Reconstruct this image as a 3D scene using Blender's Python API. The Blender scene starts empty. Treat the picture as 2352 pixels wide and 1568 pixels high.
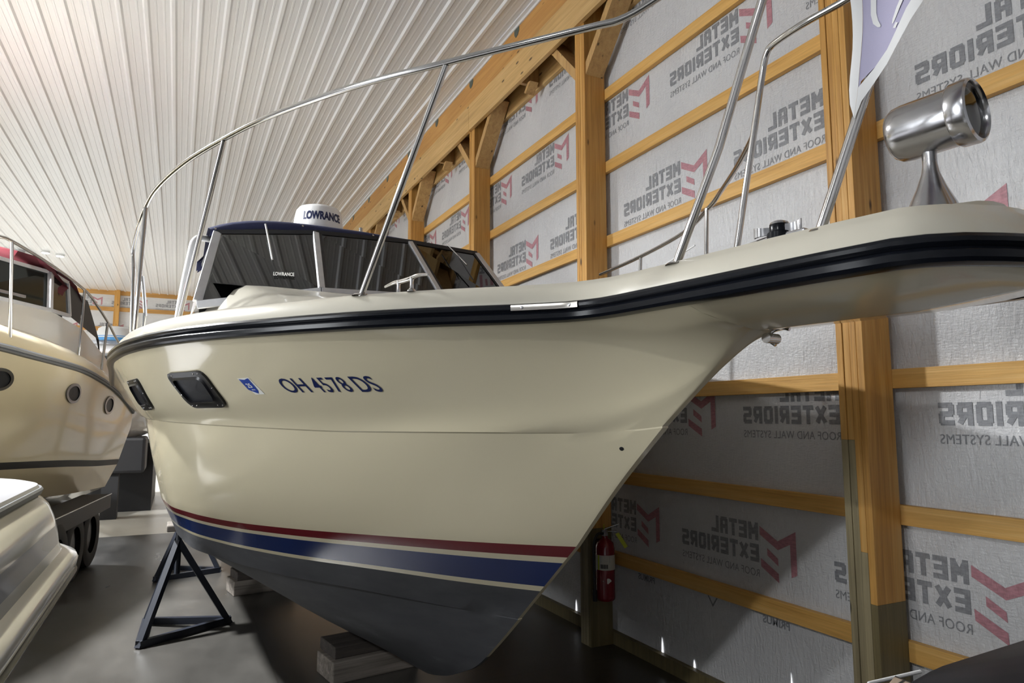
import bpy, bmesh, math, random
import numpy as np
from mathutils import Vector, Matrix
from mathutils.bvhtree import BVHTree
R = math.radians
EYE = 1.67
scene = bpy.context.scene
C = scene.collection

# ---------------------------------------------------------------- camera, world, exposure, lights
cam = bpy.data.objects.new('camera', bpy.data.cameras.new('camera'))
cam.data.sensor_width = 36; cam.data.lens = 24.0; cam.data.clip_start = 0.02; cam.data.clip_end = 200
cam.location = (0, 0, EYE); cam.rotation_euler = (R(90 + 6.4), 0, R(-26.0))
C.objects.link(cam); scene.camera = cam
world = bpy.data.worlds.new('world'); scene.world = world; world.use_nodes = True
world.node_tree.nodes['Background'].inputs[0].default_value = (0.02, 0.022, 0.025, 1)
world.node_tree.nodes['Background'].inputs[1].default_value = 0.3
scene.view_settings.view_transform = 'Standard'; scene.view_settings.look = 'None'
scene.view_settings.gamma = 1.0; scene.view_settings.use_curve_mapping = False
scene.view_settings.exposure = 0.50

LAMPS = [  # x, y, power, label
 (-2.9, 6.9, 820, 'ceiling lamp above the burgundy-topped boat, just left of the picture'),
 (-5.2, -1.2, 250, 'ceiling lamp behind and to the left of the photographer'),
 (-3.4, 18.6, 620, 'brightest far ceiling lamp seen past the burgundy canvas top'),
 (-9.5, 4.0, 420, 'ceiling lamp over the middle of the building'),
 (-9.5, 13.5, 600, 'ceiling lamp in the far left part of the building'),
]
for i, (lx, ly, pw, lab) in enumerate(LAMPS):
    ld = bpy.data.lights.new('lamp_light', 'AREA'); ld.shape = 'DISK'; ld.size = 0.42; ld.energy = pw
    ld.color = (0.965, 0.985, 1.0); ld.spread = R(152)
    lo = bpy.data.objects.new('lamp_light', ld); lo.location = (lx, ly, EYE + 3.79 - 0.19); C.objects.link(lo)
# soft fill light added at the left wall; a daylit door there is only assumed
ld = bpy.data.lights.new('left_wall_fill', 'AREA'); ld.shape = 'RECTANGLE'; ld.size = 5.0; ld.size_y = 4.0; ld.energy = 850; ld.color = (.93, .97, 1.0)
lo = bpy.data.objects.new('left_wall_fill', ld); lo.location = (-16.3, 3.0, 2.2); lo.rotation_euler = (0, R(-90), 0); C.objects.link(lo)
# ---------------------------------------------------------------- curve maths
def pchip(xs, ys):
    xs = np.array(xs, float); ys = np.array(ys, float); h = np.diff(xs); d = np.diff(ys) / h; n = len(xs); m = np.zeros(n)
    for i in range(1, n - 1):
        if d[i-1] * d[i] > 0:
            w1 = 2*h[i] + h[i-1]; w2 = h[i] + 2*h[i-1]; m[i] = (w1 + w2) / (w1 / d[i-1] + w2 / d[i])
    m[0] = d[0] if n < 3 else ((2*h[0]+h[1])*d[0]-h[0]*d[1])/(h[0]+h[1]); m[-1] = d[-1]
    def f(x):
        x = min(max(x, xs[0]), xs[-1]); i = min(int(np.searchsorted(xs, x, 'right')) - 1, n - 2); t = (x - xs[i]) / h[i]
        return float((2*t**3-3*t*t+1)*ys[i] + (t**3-2*t*t+t)*h[i]*m[i] + (-2*t**3+3*t*t)*ys[i+1] + (t**3-t*t)*h[i]*m[i+1])
    return f
def row(pts, us):
    s = [p[0] for p in pts]; fb = pchip(s, [p[1] for p in pts]); fz = pchip(s, [p[2] for p in pts])
    out = []
    for u in us:
        x = s[0] + (s[-1] - s[0]) * u; out.append((x, fb(x), fz(x)))
    return np.array(out)
def catmull(rows, sub):  # rows: list of (N,3); interpolate across rows
    out = []
    n = len(rows)
    for i in range(n - 1):
        p0 = rows[max(i-1, 0)]; p1 = rows[i]; p2 = rows[i+1]; p3 = rows[min(i+2, n-1)]
        for k in range(sub):
            t = k / sub
            out.append(.5*((2*p1) + (-p0+p2)*t + (2*p0-5*p1+4*p2-p3)*t*t + (-p0+3*p1-3*p2+p3)*t**3))
    out.append(rows[-1]); return out
# ---------------------------------------------------------------- main hull lines: s aft from pulpit tip, b to starboard, z from eye height
TIP = [(.040,.0),(.047,.07),(.066,.14),(.102,.211),(.143,.276),(.194,.322),(.25,.348)]
SHEER = [(.25,.348),(.5,.36),(.86,.362),(1.15,.365),(1.30,.40),(1.45,.50),(1.70,.725),(2.0,.955),(2.4,1.19),(2.8,1.385),(3.2,1.50),(3.8,1.568),(4.2,1.57),(4.6,1.55),(5.2,1.495),(6.0,1.43),(7.0,1.35),(7.9,1.275)]
_sh = pchip([p[0] for p in SHEER], [p[1] for p in SHEER])
def sheer_b(s): return _sh(s)
NU = 90
us = (np.linspace(0, 1, NU)) ** 1.7
r0 = [(s, b, .345) for s, b in SHEER if s >= .86]
r1 = [(.86,.28,.322),(1.15,.285,.319),(1.3,.32,.316),(1.45,.42,.31),(1.7,.64,.30),(2.0,.88,.295),(2.4,1.13,.29),(2.8,1.34,.285),(3.2,1.46,.28),(3.8,1.535,.275),(4.2,1.54,.272),(4.6,1.515,.27),(5.2,1.455,.27),(6.0,1.385,.27),(7.9,1.21,.27)]
r2 = [(.86,.19,.306),(1.1,.19,.285),(1.3,.23,.265),(1.45,.325,.25),(1.7,.55,.23),(2.0,.79,.21),(2.4,1.05,.20),(2.8,1.26,.195),(3.2,1.40,.19),(3.8,1.49,.185),(4.2,1.495,.18),(4.6,1.465,.18),(5.2,1.405,.18),(6.0,1.33,.18),(7.9,1.15,.18)]
r3 = [(.86,.10,.296),(1.0,.088,.245),(1.2,.108,.185),(1.45,.235,.15),(1.7,.44,.13),(2.0,.68,.12),(2.4,.96,.11),(2.8,1.18,.105),(3.2,1.335,.10),(3.8,1.44,.095),(4.2,1.445,.09),(4.6,1.415,.09),(5.2,1.35,.09),(6.0,1.27,.09),(7.9,1.07,.09)]
r4 = [(.90,.016,.275),(1.1,.028,.13),(1.3,.08,.06),(1.5,.20,.045),(1.7,.36,.04),(2.0,.58,.035),(2.4,.87,.03),(2.8,1.10,.03),(3.2,1.265,.03),(3.8,1.39,.025),(4.2,1.40,.025),(4.6,1.37,.025),(5.2,1.305,.03),(6.0,1.22,.03),(7.9,1.01,.03)]
r5 = [(1.28,.016,-.03),(1.4,.075,-.045),(1.6,.21,-.055),(1.9,.46,-.057),(2.4,.79,-.057),(2.8,1.03,-.045),(3.2,1.20,-.033),(3.8,1.345,-.015),(4.2,1.365,-.005),(4.6,1.34,.0),(5.2,1.275,.005),(6.0,1.185,.01),(7.9,.97,.01)]
r6 = [(1.53,.014,-.27),(1.7,.12,-.28),(1.9,.27,-.285),(2.4,.64,-.29),(2.8,.90,-.285),(3.2,1.085,-.28),(3.8,1.25,-.275),(4.2,1.29,-.272),(4.6,1.275,-.27),(5.2,1.22,-.27),(6.0,1.12,-.26),(7.9,.90,-.25)]
r7 = [(1.79,.012,-.545),(2.1,.26,-.548),(2.55,.57,-.55),(3.0,.85,-.55),(3.4,1.035,-.55),(3.9,1.165,-.547),(4.3,1.21,-.545),(4.7,1.20,-.54),(5.2,1.14,-.54),(6.0,1.03,-.52),(7.9,.80,-.5)]
r12 = [(2.22,.012,-.94),(2.5,.22,-.915),(2.85,.5,-.87),(3.3,.83,-.825),(3.7,1.0,-.80),(4.2,1.10,-.79),(4.7,1.09,-.79),(5.2,1.03,-.79),(6.0,.92,-.79),(7.9,.68,-.78)]
r13 = [(2.36,.012,-1.07),(2.7,.19,-1.10),(3.1,.37,-1.13),(3.6,.52,-1.14),(4.5,.57,-1.12),(5.5,.52,-1.11),(7.9,.36,-1.10)]
r14 = [(2.50,.010,-1.19),(2.62,.011,-1.275),(2.75,.012,-1.335),(2.9,.012,-1.395),(3.15,.012,-1.447),(3.6,.012,-1.46),(4.5,.012,-1.455),(6.0,.012,-1.45),(7.9,.012,-1.42)]
def relax(rows, it, lam=.5):
    G = np.array(rows)
    for _ in range(it):
        L_ = .25*(G[:-2,1:-1] + G[2:,1:-1] + G[1:-1,:-2] + G[1:-1,2:]) - G[1:-1,1:-1]
        G[1:-1,1:-1] += lam*L_
    return [g for g in G]
def hull_rows():
    A = relax(catmull([row(r, us) for r in (r0, r1, r2, r3, r4, r5)], 4), 14)
    k5 = row(r5, us); k5b = k5.copy(); k5b[:,1] = np.maximum(k5[:,1] - np.minimum(.014, np.maximum(0,(k5[:,0]-1.40))*.06), .012); k5b[:,2] -= .006
    B = relax(catmull([k5b, row(r6, us), row(r7, us)], 5), 14)
    a = row(r7, us); c = row(r12, us); S = []
    for f in (.037/.27, .057/.27, .142/.27, .160/.27):
        S.append(a*(1-f) + c*f)
    D = catmull([S[-1], c], 2)
    c2 = c.copy(); c2[:,1] = np.maximum(c[:,1] - np.minimum(.03, np.maximum(0,c[:,0]-2.3)*.06), .011); c2[:,2] -= .004
    E = catmull([c2, row(r13, us), row(r14, us)], 5)
    rows_ = A + B + S[:3] + D + E
    # band index per strip between successive rows: 0 gelcoat 1 maroon 2 blue 3 antifouling
    nA = len(A); nB = len(B); m = []
    for i in range(len(rows_) - 1):
        if i < nA + nB - 1: m.append(0)
        elif i == nA + nB - 1: m.append(1)
        elif i == nA + nB: m.append(0)
        elif i == nA + nB + 1: m.append(2)
        elif i == nA + nB + 2: m.append(0)
        else: m.append(3)
    return rows_, m
def deck_z(s): return .478 + .012*max(0, min(1, (3.0 - s)/2.5))
# ---------------------------------------------------------------- mesh helpers
class MB:
    def __init__(s): s.v = []; s.f = []; s.m = []
    def add(s, vs, fs, m=0):
        o = len(s.v); s.v += [tuple(map(float, p)) for p in vs]; s.f += [tuple(i + o for i in f) for f in fs]; s.m += [m] * len(fs); return s
    def box(s, x0, x1, y0, y1, z0, z1, m=0):
        vs = [(x, y, z) for x in (x0, x1) for y in (y0, y1) for z in (z0, z1)]
        return s.add(vs, [(0,1,3,2),(4,6,7,5),(0,4,5,1),(2,3,7,6),(0,2,6,4),(1,5,7,3)], m)
    def beam(s, p0, p1, w, h, m=0, up=(0, 0, 1)):
        p0 = Vector(p0); p1 = Vector(p1); d = (p1 - p0).normalized(); u = Vector(up)
        a = d.cross(u); a = a.normalized() if a.length > 1e-5 else Vector((1, 0, 0)); b = a.cross(d).normalized()
        vs = [p + a*sx*w/2 + b*sy*h/2 for p in (p0, p1) for sx, sy in ((-1,-1),(1,-1),(1,1),(-1,1))]
        return s.add(vs, [(3,2,1,0),(4,5,6,7),(0,1,5,4),(1,2,6,5),(2,3,7,6),(3,0,4,7)], m)
    def tube(s, pts, r, seg=12, m=0, closed=False, caps=True):
        pts = [Vector(p) for p in pts]; n = len(pts)
        rs = r if isinstance(r, (list, tuple)) else [r] * n
        T = []
        for i in range(n):
            a = pts[(i-1) % n] if (closed or i) else pts[0]; b = pts[(i+1) % n] if (closed or i < n-1) else pts[-1]
            T.append((b - a).normalized())
        N = T[0].orthogonal().normalized(); vs = []
        for i in range(n):
            N = (N - T[i] * N.dot(T[i])).normalized(); B = T[i].cross(N)
            for k in range(seg):
                a = 2*math.pi*k/seg; vs.append(pts[i] + (N*math.cos(a) + B*math.sin(a))*rs[i])
        fs = []
        for i in range(n if closed else n-1):
            j = (i+1) % n
            for k in range(seg):
                l = (k+1) % seg; fs.append((i*seg+k, i*seg+l, j*seg+l, j*seg+k))
        if caps and not closed: fs += [tuple(range(seg))[::-1], tuple((n-1)*seg + k for k in range(seg))]
        return s.add(vs, fs, m)
    def grid(s, rows, m=0, close=False, flip=False):
        n = len(rows[0]); vs = [p for r in rows for p in r]; R_ = len(rows)
        for i in range(R_ - 1):
            fs = []
            for j in range(n if close else n-1):
                k = (j+1) % n; q = (i*n+j, i*n+k, (i+1)*n+k, (i+1)*n+j); fs.append(q[::-1] if flip else q)
            mm = m[i] if isinstance(m, (list, tuple)) else m
            if i == 0: o = len(s.v); s.v += [tuple(map(float, p)) for p in vs]
            s.f += [tuple(a + o for a in f) for f in fs]; s.m += [mm] * len(fs)
        return s
    def lathe(s, prof, org=(0,0,0), axis=(0,0,1), seg=32, m=0):
        ax = Vector(axis).normalized(); a = ax.orthogonal().normalized(); b = ax.cross(a); org = Vector(org)
        rows = [[org + ax*z + (a*math.cos(t) + b*math.sin(t))*r for t in [2*math.pi*k/seg for k in range(seg)]] for r, z in prof]
        return s.grid(rows, m, close=True)
    def prism(s, poly, off, m=0):  # poly list of 3D pts, off vector
        n = len(poly); off = Vector(off); vs = [Vector(p) for p in poly] + [Vector(p) + off for p in poly]
        return s.add(vs, [tuple(range(n))[::-1], tuple(range(n, 2*n))] + [(i, (i+1) % n, n+(i+1) % n, n+i) for i in range(n)], m)
    def part(s, name, mats, parent=None, smooth=None, merge=False, bevel=0, label=None):
        me = bpy.data.meshes.new(name); me.from_pydata(s.v, [], s.f)
        for mt in (mats if isinstance(mats, (list, tuple)) else [mats]): me.materials.append(mt)
        me.polygons.foreach_set('material_index', s.m)
        bm = bmesh.new(); bm.from_mesh(me)
        if merge: bmesh.ops.remove_doubles(bm, verts=bm.verts, dist=merge if merge is not True else 1e-5)
        bmesh.ops.recalc_face_normals(bm, faces=bm.faces); bm.to_mesh(me); bm.free()
        if smooth is not None:
            me.shade_smooth(); me.set_sharp_from_angle(angle=R(smooth))
        o = bpy.data.objects.new(name, me); C.objects.link(o)
        if parent: o.parent = parent
        if bevel:
            b = o.modifiers.new('bevel', 'BEVEL'); b.width = bevel; b.segments = 2; b.limit_method = 'ANGLE'; b.angle_limit = R(40)
        if label: o['label'] = label
        return o
def tag(o, label=None, cat=None, group=None, kind=None):
    if label: o['label'] = label
    if cat: o['category'] = cat
    if group: o['group'] = group
    if kind: o['kind'] = kind
    return o
def empty(name, loc=(0,0,0), rz=0, **k):
    o = bpy.data.objects.new(name, None); o.location = loc; o.rotation_euler = (0, 0, rz); C.objects.link(o)
    return tag(o, **k)
def smoothpath(pts, sub=6):
    P_ = [np.array([p], float) for p in pts]; return [tuple(q[0]) for q in catmull(P_, sub)]
def rounded(poly, r, seg=4):  # 2D rounded polygon
    out = []; n = len(poly)
    for i in range(n):
        p = Vector(poly[i]); a = (Vector(poly[i-1]) - p); b = (Vector(poly[(i+1) % n]) - p)
        rr = min(r, a.length*.45, b.length*.45); a = p + a.normalized()*rr; b = p + b.normalized()*rr
        for k in range(seg+1):
            t = k/seg; q = a*(1-t)**2 + p*2*t*(1-t) + b*t*t; out.append((q.x, q.y))
    return out
_fontcache = {}
def text2d(txt, bold=0.0, spacing=1.0):
    """flat text outline in unit box (width returned), height of capitals = 1"""
    key = (txt, bold, spacing)
    if key in _fontcache: return _fontcache[key]
    cu = bpy.data.curves.new('lettering', 'FONT'); cu.body = txt; cu.offset = bold; cu.space_character = spacing; cu.resolution_u = 4; cu.fill_mode = 'FRONT'
    ob = bpy.data.objects.new('lettering', cu); C.objects.link(ob); bpy.context.view_layer.update()
    me = ob.evaluated_get(bpy.context.evaluated_depsgraph_get()).to_mesh()
    v = np.array([tuple(q.co)[:2] for q in me.vertices]); f = [tuple(p.vertices) for p in me.polygons]
    v[:,0] -= v[:,0].min(); h = .70 if not len(v) else v[:,1].max()
    v[:,1] -= 0; v /= h; bpy.data.objects.remove(ob); bpy.data.curves.remove(cu)
    _fontcache[key] = (v, f); return v, f
# ---------------------------------------------------------------- materials
def new_mat(name, col, rough=.5, metal=0.0, coat=0.0, spec=None):
    m = bpy.data.materials.new(name); m.use_nodes = True; b = m.node_tree.nodes['Principled BSDF']
    b.inputs['Base Color'].default_value = (*col, 1); b.inputs['Roughness'].default_value = rough; b.inputs['Metallic'].default_value = metal
    b.inputs['Coat Weight'].default_value = coat
    if coat: b.inputs['Coat Roughness'].default_value = .06
    if spec is not None: b.inputs['Specular IOR Level'].default_value = spec
    return m
class NT:
    def __init__(s, m): s.m = m; s.t = m.node_tree; s.b = s.t.nodes['Principled BSDF']; s.co = s.t.nodes.new('ShaderNodeTexCoord')
    def n(s, typ, **k):
        q = s.t.nodes.new(typ)
        for a, v in k.items():
            if a.startswith('_'): q.inputs[a[1:].replace('_', ' ')].default_value = v
            else: setattr(q, a, v)
        return q
    def l(s, a, b): s.t.links.new(a, b)
    def coords(s, scale, kind='Object', rot=(0,0,0)):
        mp = s.n('ShaderNodeMapping'); mp.inputs['Scale'].default_value = scale; mp.inputs['Rotation'].default_value = rot
        s.l(s.co.outputs[kind], mp.inputs['Vector']); return mp.outputs[0]
    def noise(s, vec, scale=1, detail=4, rough=.5, dist=0):
        q = s.n('ShaderNodeTexNoise'); q.inputs['Scale'].default_value = scale; q.inputs['Detail'].default_value = detail
        q.inputs['Roughness'].default_value = rough; q.inputs['Distortion'].default_value = dist; s.l(vec, q.inputs['Vector']); return q.outputs['Fac']
    def ramp(s, fac, stops):
        q = s.n('ShaderNodeValToRGB'); e = q.color_ramp.elements
        while len(e) < len(stops): e.new(.5)
        for k, (p, c) in enumerate(stops): e[k].position = p; e[k].color = (*c, 1) if len(c) == 3 else c
        s.l(fac, q.inputs[0]); return q.outputs[0]
    def mix(s, fac, a, b, mode='MIX'):
        q = s.n('ShaderNodeMix', data_type='RGBA', blend_type=mode)
        if isinstance(fac, float): q.inputs[0].default_value = fac
        else: s.l(fac, q.inputs[0])
        for i, x in ((6, a), (7, b)):
            if isinstance(x, tuple): q.inputs[i].default_value = (*x, 1)
            else: s.l(x, q.inputs[i])
        return q.outputs[2]
    def bump(s, h, strength=.3, dist=.01, prev=None):
        q = s.n('ShaderNodeBump'); q.inputs['Strength'].default_value = strength; q.inputs['Distance'].default_value = dist
        s.l(h, q.inputs['Height'])
        if prev is not None: s.l(prev, q.inputs['Normal'])
        return q.outputs[0]
    def col(s, c): s.l(c, s.b.inputs['Base Color'])
    def nor(s, c): s.l(c, s.b.inputs['Normal'])
def wood(name, axis, c0, c1, c2, knots=True, rough=.55):
    m = new_mat(name, c1, rough); t = NT(m); sc = [26, 26, 26]; sc[axis] = 1.1
    g = t.noise(t.coords(tuple(sc)), 1, 5, .6, .6); g2 = t.noise(t.coords(tuple(x*5 if i != axis else 2 for i, x in enumerate(sc))), 1, 3, .6)
    c = t.ramp(g, [(.32, c0), (.5, c1), (.68, c2)]); c = t.mix(.35, c, t.ramp(g2, [(.35, tuple(x*.75 for x in c1)), (.65, tuple(min(1, x*1.2) for x in c1))]))
    big = t.noise(t.coords((.7, .7, .7)), 1, 2); c = t.mix(t.ramp(big, [(.35, (0,0,0)), (.7, (.35,.35,.35))]), c, tuple(x*.62 for x in c1))
    if knots:
        sk = [9, 9, 9]; sk[axis] = 3.2
        vo = t.n('ShaderNodeTexVoronoi'); vo.inputs['Scale'].default_value = 1; t.l(t.coords(tuple(sk)), vo.inputs['Vector'])
        k = t.ramp(vo.outputs['Distance'], [(.0, (1,1,1)), (.07, (1,1,1)), (.13, (0,0,0))]); c = t.mix(k, c, tuple(x*.25 for x in c0))
    t.col(c); t.nor(t.bump(g2, .25, .004)); return m
M = {}
M['pine_y'] = wood('pine_along_wall', 1, (.52,.26,.055), (.74,.42,.115), (.84,.54,.20))
M['pine_x'] = wood('pine_across', 0, (.40,.19,.048), (.56,.30,.088), (.68,.41,.15))
M['pine_z'] = wood('pine_upright', 2, (.34,.15,.03), (.62,.32,.075), (.80,.49,.17))
M['header_lo'] = wood('header_pine', 1, (.42,.25,.09), (.62,.40,.16), (.72,.50,.24))
M['header_up'] = wood('header_red_pine', 1, (.42,.20,.055), (.54,.28,.08), (.62,.36,.12))
M['brace'] = wood('brace_pine', 2, (.34,.19,.07), (.56,.34,.13), (.66,.44,.19))
M['treated'] = wood('green_treated_pine', 2, (.14,.11,.06), (.30,.25,.145), (.46,.38,.22))
M['treated_lo'] = wood('treated_post_foot', 2, (.10,.08,.04), (.17,.135,.06), (.22,.17,.08), knots=False)
M['old'] = wood('weathered_block', 0, (.07,.06,.05), (.20,.175,.15), (.38,.34,.30), knots=False, rough=.8)
M['dark_block'] = wood('dark_block', 0, (.03,.025,.022), (.06,.05,.045), (.10,.085,.07), knots=False, rough=.8)
# white plastic film on the wall
m = new_mat('white_film', (.66,.66,.675), .30); t = NT(m)
n1 = t.noise(t.coords((9, 55, 14), rot=(R(28),0,0)), 1, 4, .6, .5); n2 = t.noise(t.coords((30, 34, 120), rot=(R(-12),0,0)), 1, 2, .5); n3 = t.noise(t.coords((1, 1.3, .8)), 1, 4, .5)
b1 = t.bump(n1, .7, .014); b2 = t.bump(n2, .5, .006, b1); t.nor(t.bump(n3, .5, .08, b2))
t.col(t.ramp(n3, [(.3, (.60,.60,.615)), (.7, (.70,.70,.71))])); M['film'] = m
M['ink_grey'] = new_mat('grey_ink', (.22,.225,.24), .45); M['ink_red'] = new_mat('red_ink', (.40,.19,.22), .45)
for k in ('ink_grey', 'ink_red'):
    t = NT(M[k]); n = t.noise(t.coords((9, 55, 14), rot=(R(28),0,0)), 1, 4, .6, .5); t.nor(t.bump(n, .5, .012))
    base = M[k].node_tree.nodes['Principled BSDF'].inputs['Base Color'].default_value[:3]
    n2 = t.noise(t.coords((30, 34, 120)), 1, 2); t.col(t.ramp(n2, [(.35, tuple(base)), (.75, tuple(min(1, x*1.45) for x in base))]))
# ceiling steel
m = new_mat('white_ribbed_steel', (.70,.72,.74), .26); t = NT(m)
n = t.noise(t.coords((3.5, .5, 3.5)), 1, 3); n2 = t.noise(t.coords((14, 3, 14)), 1, 2); t.nor(t.bump(n2, .12, .01, t.bump(n, .25, .02))); t.b.inputs['Coat Weight'].default_value = .3; t.b.inputs['Coat Roughness'].default_value = .25
M['ceiling'] = m
# concrete
m = new_mat('sealed_concrete', (.3,.28,.26), .42); t = NT(m)
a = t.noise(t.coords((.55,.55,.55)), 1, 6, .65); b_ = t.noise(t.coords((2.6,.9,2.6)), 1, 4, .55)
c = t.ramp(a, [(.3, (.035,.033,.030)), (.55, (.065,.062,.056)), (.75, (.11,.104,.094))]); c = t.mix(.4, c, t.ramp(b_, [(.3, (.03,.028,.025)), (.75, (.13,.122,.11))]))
sx = t.n('ShaderNodeSeparateXYZ'); t.l(t.co.outputs['Object'], sx.inputs[0])
def line(ax, pos, period):
    q = t.n('ShaderNodeMath', operation='SUBTRACT'); t.l(sx.outputs[ax], q.inputs[0]); q.inputs[1].default_value = pos - period/2
    w = t.n('ShaderNodeMath', operation='WRAP'); t.l(q.outputs[0], w.inputs[0]); w.inputs[1].default_value = 0; w.inputs[2].default_value = period
    d = t.n('ShaderNodeMath', operation='SUBTRACT'); t.l(w.outputs[0], d.inputs[0]); d.inputs[1].default_value = period/2
    ab = t.n('ShaderNodeMath', operation='ABSOLUTE'); t.l(d.outputs[0], ab.inputs[0])
    le = t.n('ShaderNodeMath', operation='LESS_THAN'); t.l(ab.outputs[0], le.inputs[0]); le.inputs[1].default_value = .006; return le.outputs[0]
mx = t.n('ShaderNodeMath', operation='MAXIMUM'); t.l(line(0, .66, 3.6), mx.inputs[0]); t.l(line(1, 11.4, 3.6), mx.inputs[1])
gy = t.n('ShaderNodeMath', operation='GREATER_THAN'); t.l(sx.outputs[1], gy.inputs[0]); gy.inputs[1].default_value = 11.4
far = t.mix(.45, t.ramp(a, [(.3, (.42,.40,.35)), (.7, (.62,.59,.52))]), t.ramp(b_, [(.3, (.40,.37,.31)), (.7, (.68,.65,.57))])); c = t.mix(gy.outputs[0], c, far)  # lamplit floor patch painted in as a paler colour past the joint
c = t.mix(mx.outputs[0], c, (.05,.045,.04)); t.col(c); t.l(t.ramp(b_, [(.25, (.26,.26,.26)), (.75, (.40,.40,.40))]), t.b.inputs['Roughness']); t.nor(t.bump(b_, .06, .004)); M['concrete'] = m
def gel(name, col, rough=.16):
    m = new_mat(name, col, rough, coat=.5); t = NT(m); n = t.noise(t.coords((.8,.8,.8)), 1, 4); t.col(t.ramp(n, [(.3, tuple(x*.95 for x in col)), (.7, tuple(min(1, x*1.03) for x in col))])); t.nor(t.bump(n, .05, .02)); return m
M['gel'] = gel('cream_gelcoat', (.67,.605,.435)); M['gel_deck'] = gel('cream_deck', (.53,.50,.42), .28); M['gel2'] = gel('aged_cream_gelcoat', (.62,.54,.38), .24)
M['white'] = gel('white_gelcoat', (.58,.57,.55), .14); M['maroon'] = new_mat('maroon_stripe', (.14,.012,.018), .2, coat=.4); M['blue'] = new_mat('navy_stripe', (.012,.028,.12), .2, coat=.4)
m = new_mat('antifouling', (.075,.077,.085), .62); t = NT(m); n = t.noise(t.coords((2,2,5)), 1, 5, .6); t.col(t.ramp(n, [(.35, (.055,.057,.065)), (.6, (.085,.088,.097)), (.78, (.15,.155,.17))])); M['anti'] = m
M['black'] = new_mat('black_rubber', (.005,.006,.009), .2, spec=.22); M['black_plastic'] = new_mat('black_plastic', (.006,.006,.008), .32, spec=.4); M['dark_glass'] = new_mat('dark_glass', (.010,.013,.012), .12, spec=.3); M['dark_ring'] = new_mat('dark_ring', (.22,.22,.23), .25, 1.0); M['blackmatte'] = new_mat('black_matte', (.012,.012,.014), .55); M['tyre'] = new_mat('tyre_rubber', (.014,.014,.015), .7)
def chrome(name, col, r, st=.0):
    m = new_mat(name, col, r, 1.0); 
    if st: t = NT(m); n = t.noise(t.coords((12,12,12)), 1, 4); t.nor(t.bump(n, st, .004)); t.l(t.ramp(n, [(.3, (r,)*3), (.8, (r*2.2,)*3)]), t.b.inputs['Roughness'])
    return m
M['chrome'] = chrome('polished_steel', (.54,.53,.52), .10); M['worn'] = chrome('worn_chrome', (.50,.50,.52), .14, .12); M['alu'] = chrome('dull_aluminium', (.62,.63,.66), .38, .05)
M['nickel'] = chrome('brushed_plate', (.60,.57,.52), .22)
m = new_mat('navy_canvas', (.018,.022,.07), .85); t = NT(m); n = t.noise(t.coords((160,160,160)), 1, 2); n2 = t.noise(t.coords((3,5,3)), 1, 3); t.nor(t.bump(n, .4, .002, t.bump(n2, .5, .03))); M['navy'] = m
M['burgundy'] = new_mat('burgundy_canvas', (.075,.004,.009), .7); M['vinyl'] = new_mat('clear_vinyl', (.32,.33,.35), .12)
t = NT(M['vinyl']); t.nor(t.bump(t.noise(t.coords((9,9,5)), 1, 4), 1.0, .05))
M['dark'] = new_mat('dark_interior', (.012,.014,.015), .8); M['dome'] = new_mat('white_plastic', (.80,.80,.80), .3); M['grey'] = new_mat('grey_plastic', (.10,.105,.115), .45)
M['print_navy'] = new_mat('navy_print', (.012,.02,.085), .35); M['sticker'] = new_mat('white_sticker', (.78,.78,.74), .4); M['sticker_blue'] = new_mat('blue_sticker', (.02,.06,.33), .35)
M['stand'] = new_mat('dark_blue_steel', (.010,.013,.022), .45); M['red'] = new_mat('extinguisher_red', (.20,.005,.012), .25, coat=.4); M['yellow'] = new_mat('yellow_tag', (.55,.60,.03), .5)
M['label'] = new_mat('paper_label', (.55,.54,.48), .5); M['skyblue'] = new_mat('sky_blue_band', (.10,.35,.72), .4); M['ledge'] = new_mat('grey_band', (.30,.31,.36), .2, coat=.3); M['pad'] = new_mat('white_vinyl_pad', (.36,.36,.38), .45)
M['galv'] = new_mat('galvanised_plate', (.14,.17,.15), .5, .6); M['white_trim'] = new_mat('white_steel_trim', (.70,.70,.70), .35)
def glass(name, tint, refl=.9):
    m = bpy.data.materials.new(name); m.use_nodes = True; nt = m.node_tree; nt.nodes.remove(nt.nodes['Principled BSDF']); out = nt.nodes['Material Output']
    tr = nt.nodes.new('ShaderNodeBsdfTransparent'); tr.inputs[0].default_value = (*tint, 1); gl = nt.nodes.new('ShaderNodeBsdfGlossy'); gl.inputs['Roughness'].default_value = .03; gl.inputs[0].default_value = (refl,)*3 + (1,)
    fr = nt.nodes.new('ShaderNodeFresnel'); fr.inputs[0].default_value = 1.75; mx = nt.nodes.new('ShaderNodeMixShader')
    nt.links.new(fr.outputs[0], mx.inputs[0]); nt.links.new(tr.outputs[0], mx.inputs[1]); nt.links.new(gl.outputs[0], mx.inputs[2]); nt.links.new(mx.outputs[0], out.inputs[0]); return m
M['glass'] = glass('green_tinted_glass', (.10,.135,.115)); M['lens'] = glass('clear_lens', (.9,.9,.88))
m = bpy.data.materials.new('lamp_lens'); m.use_nodes = True; m.node_tree.nodes['Principled BSDF'].inputs['Emission Color'].default_value = (1,.97,.92,1); m.node_tree.nodes['Principled BSDF'].inputs['Emission Strength'].default_value = 30; M['emit'] = m
m = bpy.data.materials.new('daylight'); m.use_nodes = True; m.node_tree.nodes['Principled BSDF'].inputs['Emission Color'].default_value = (.95,.97,1,1); m.node_tree.nodes['Principled BSDF'].inputs['Emission Strength'].default_value = .9; M['daylight'] = m
m = new_mat('lilac_flag_cloth', (.40,.38,.52), .8); t = NT(m); t.nor(t.bump(t.noise(t.coords((300,300,300)), 1, 1), .3, .001)); M['lilac'] = m; M['cloth'] = new_mat('white_flag_cloth', (.72,.72,.72), .85)
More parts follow.
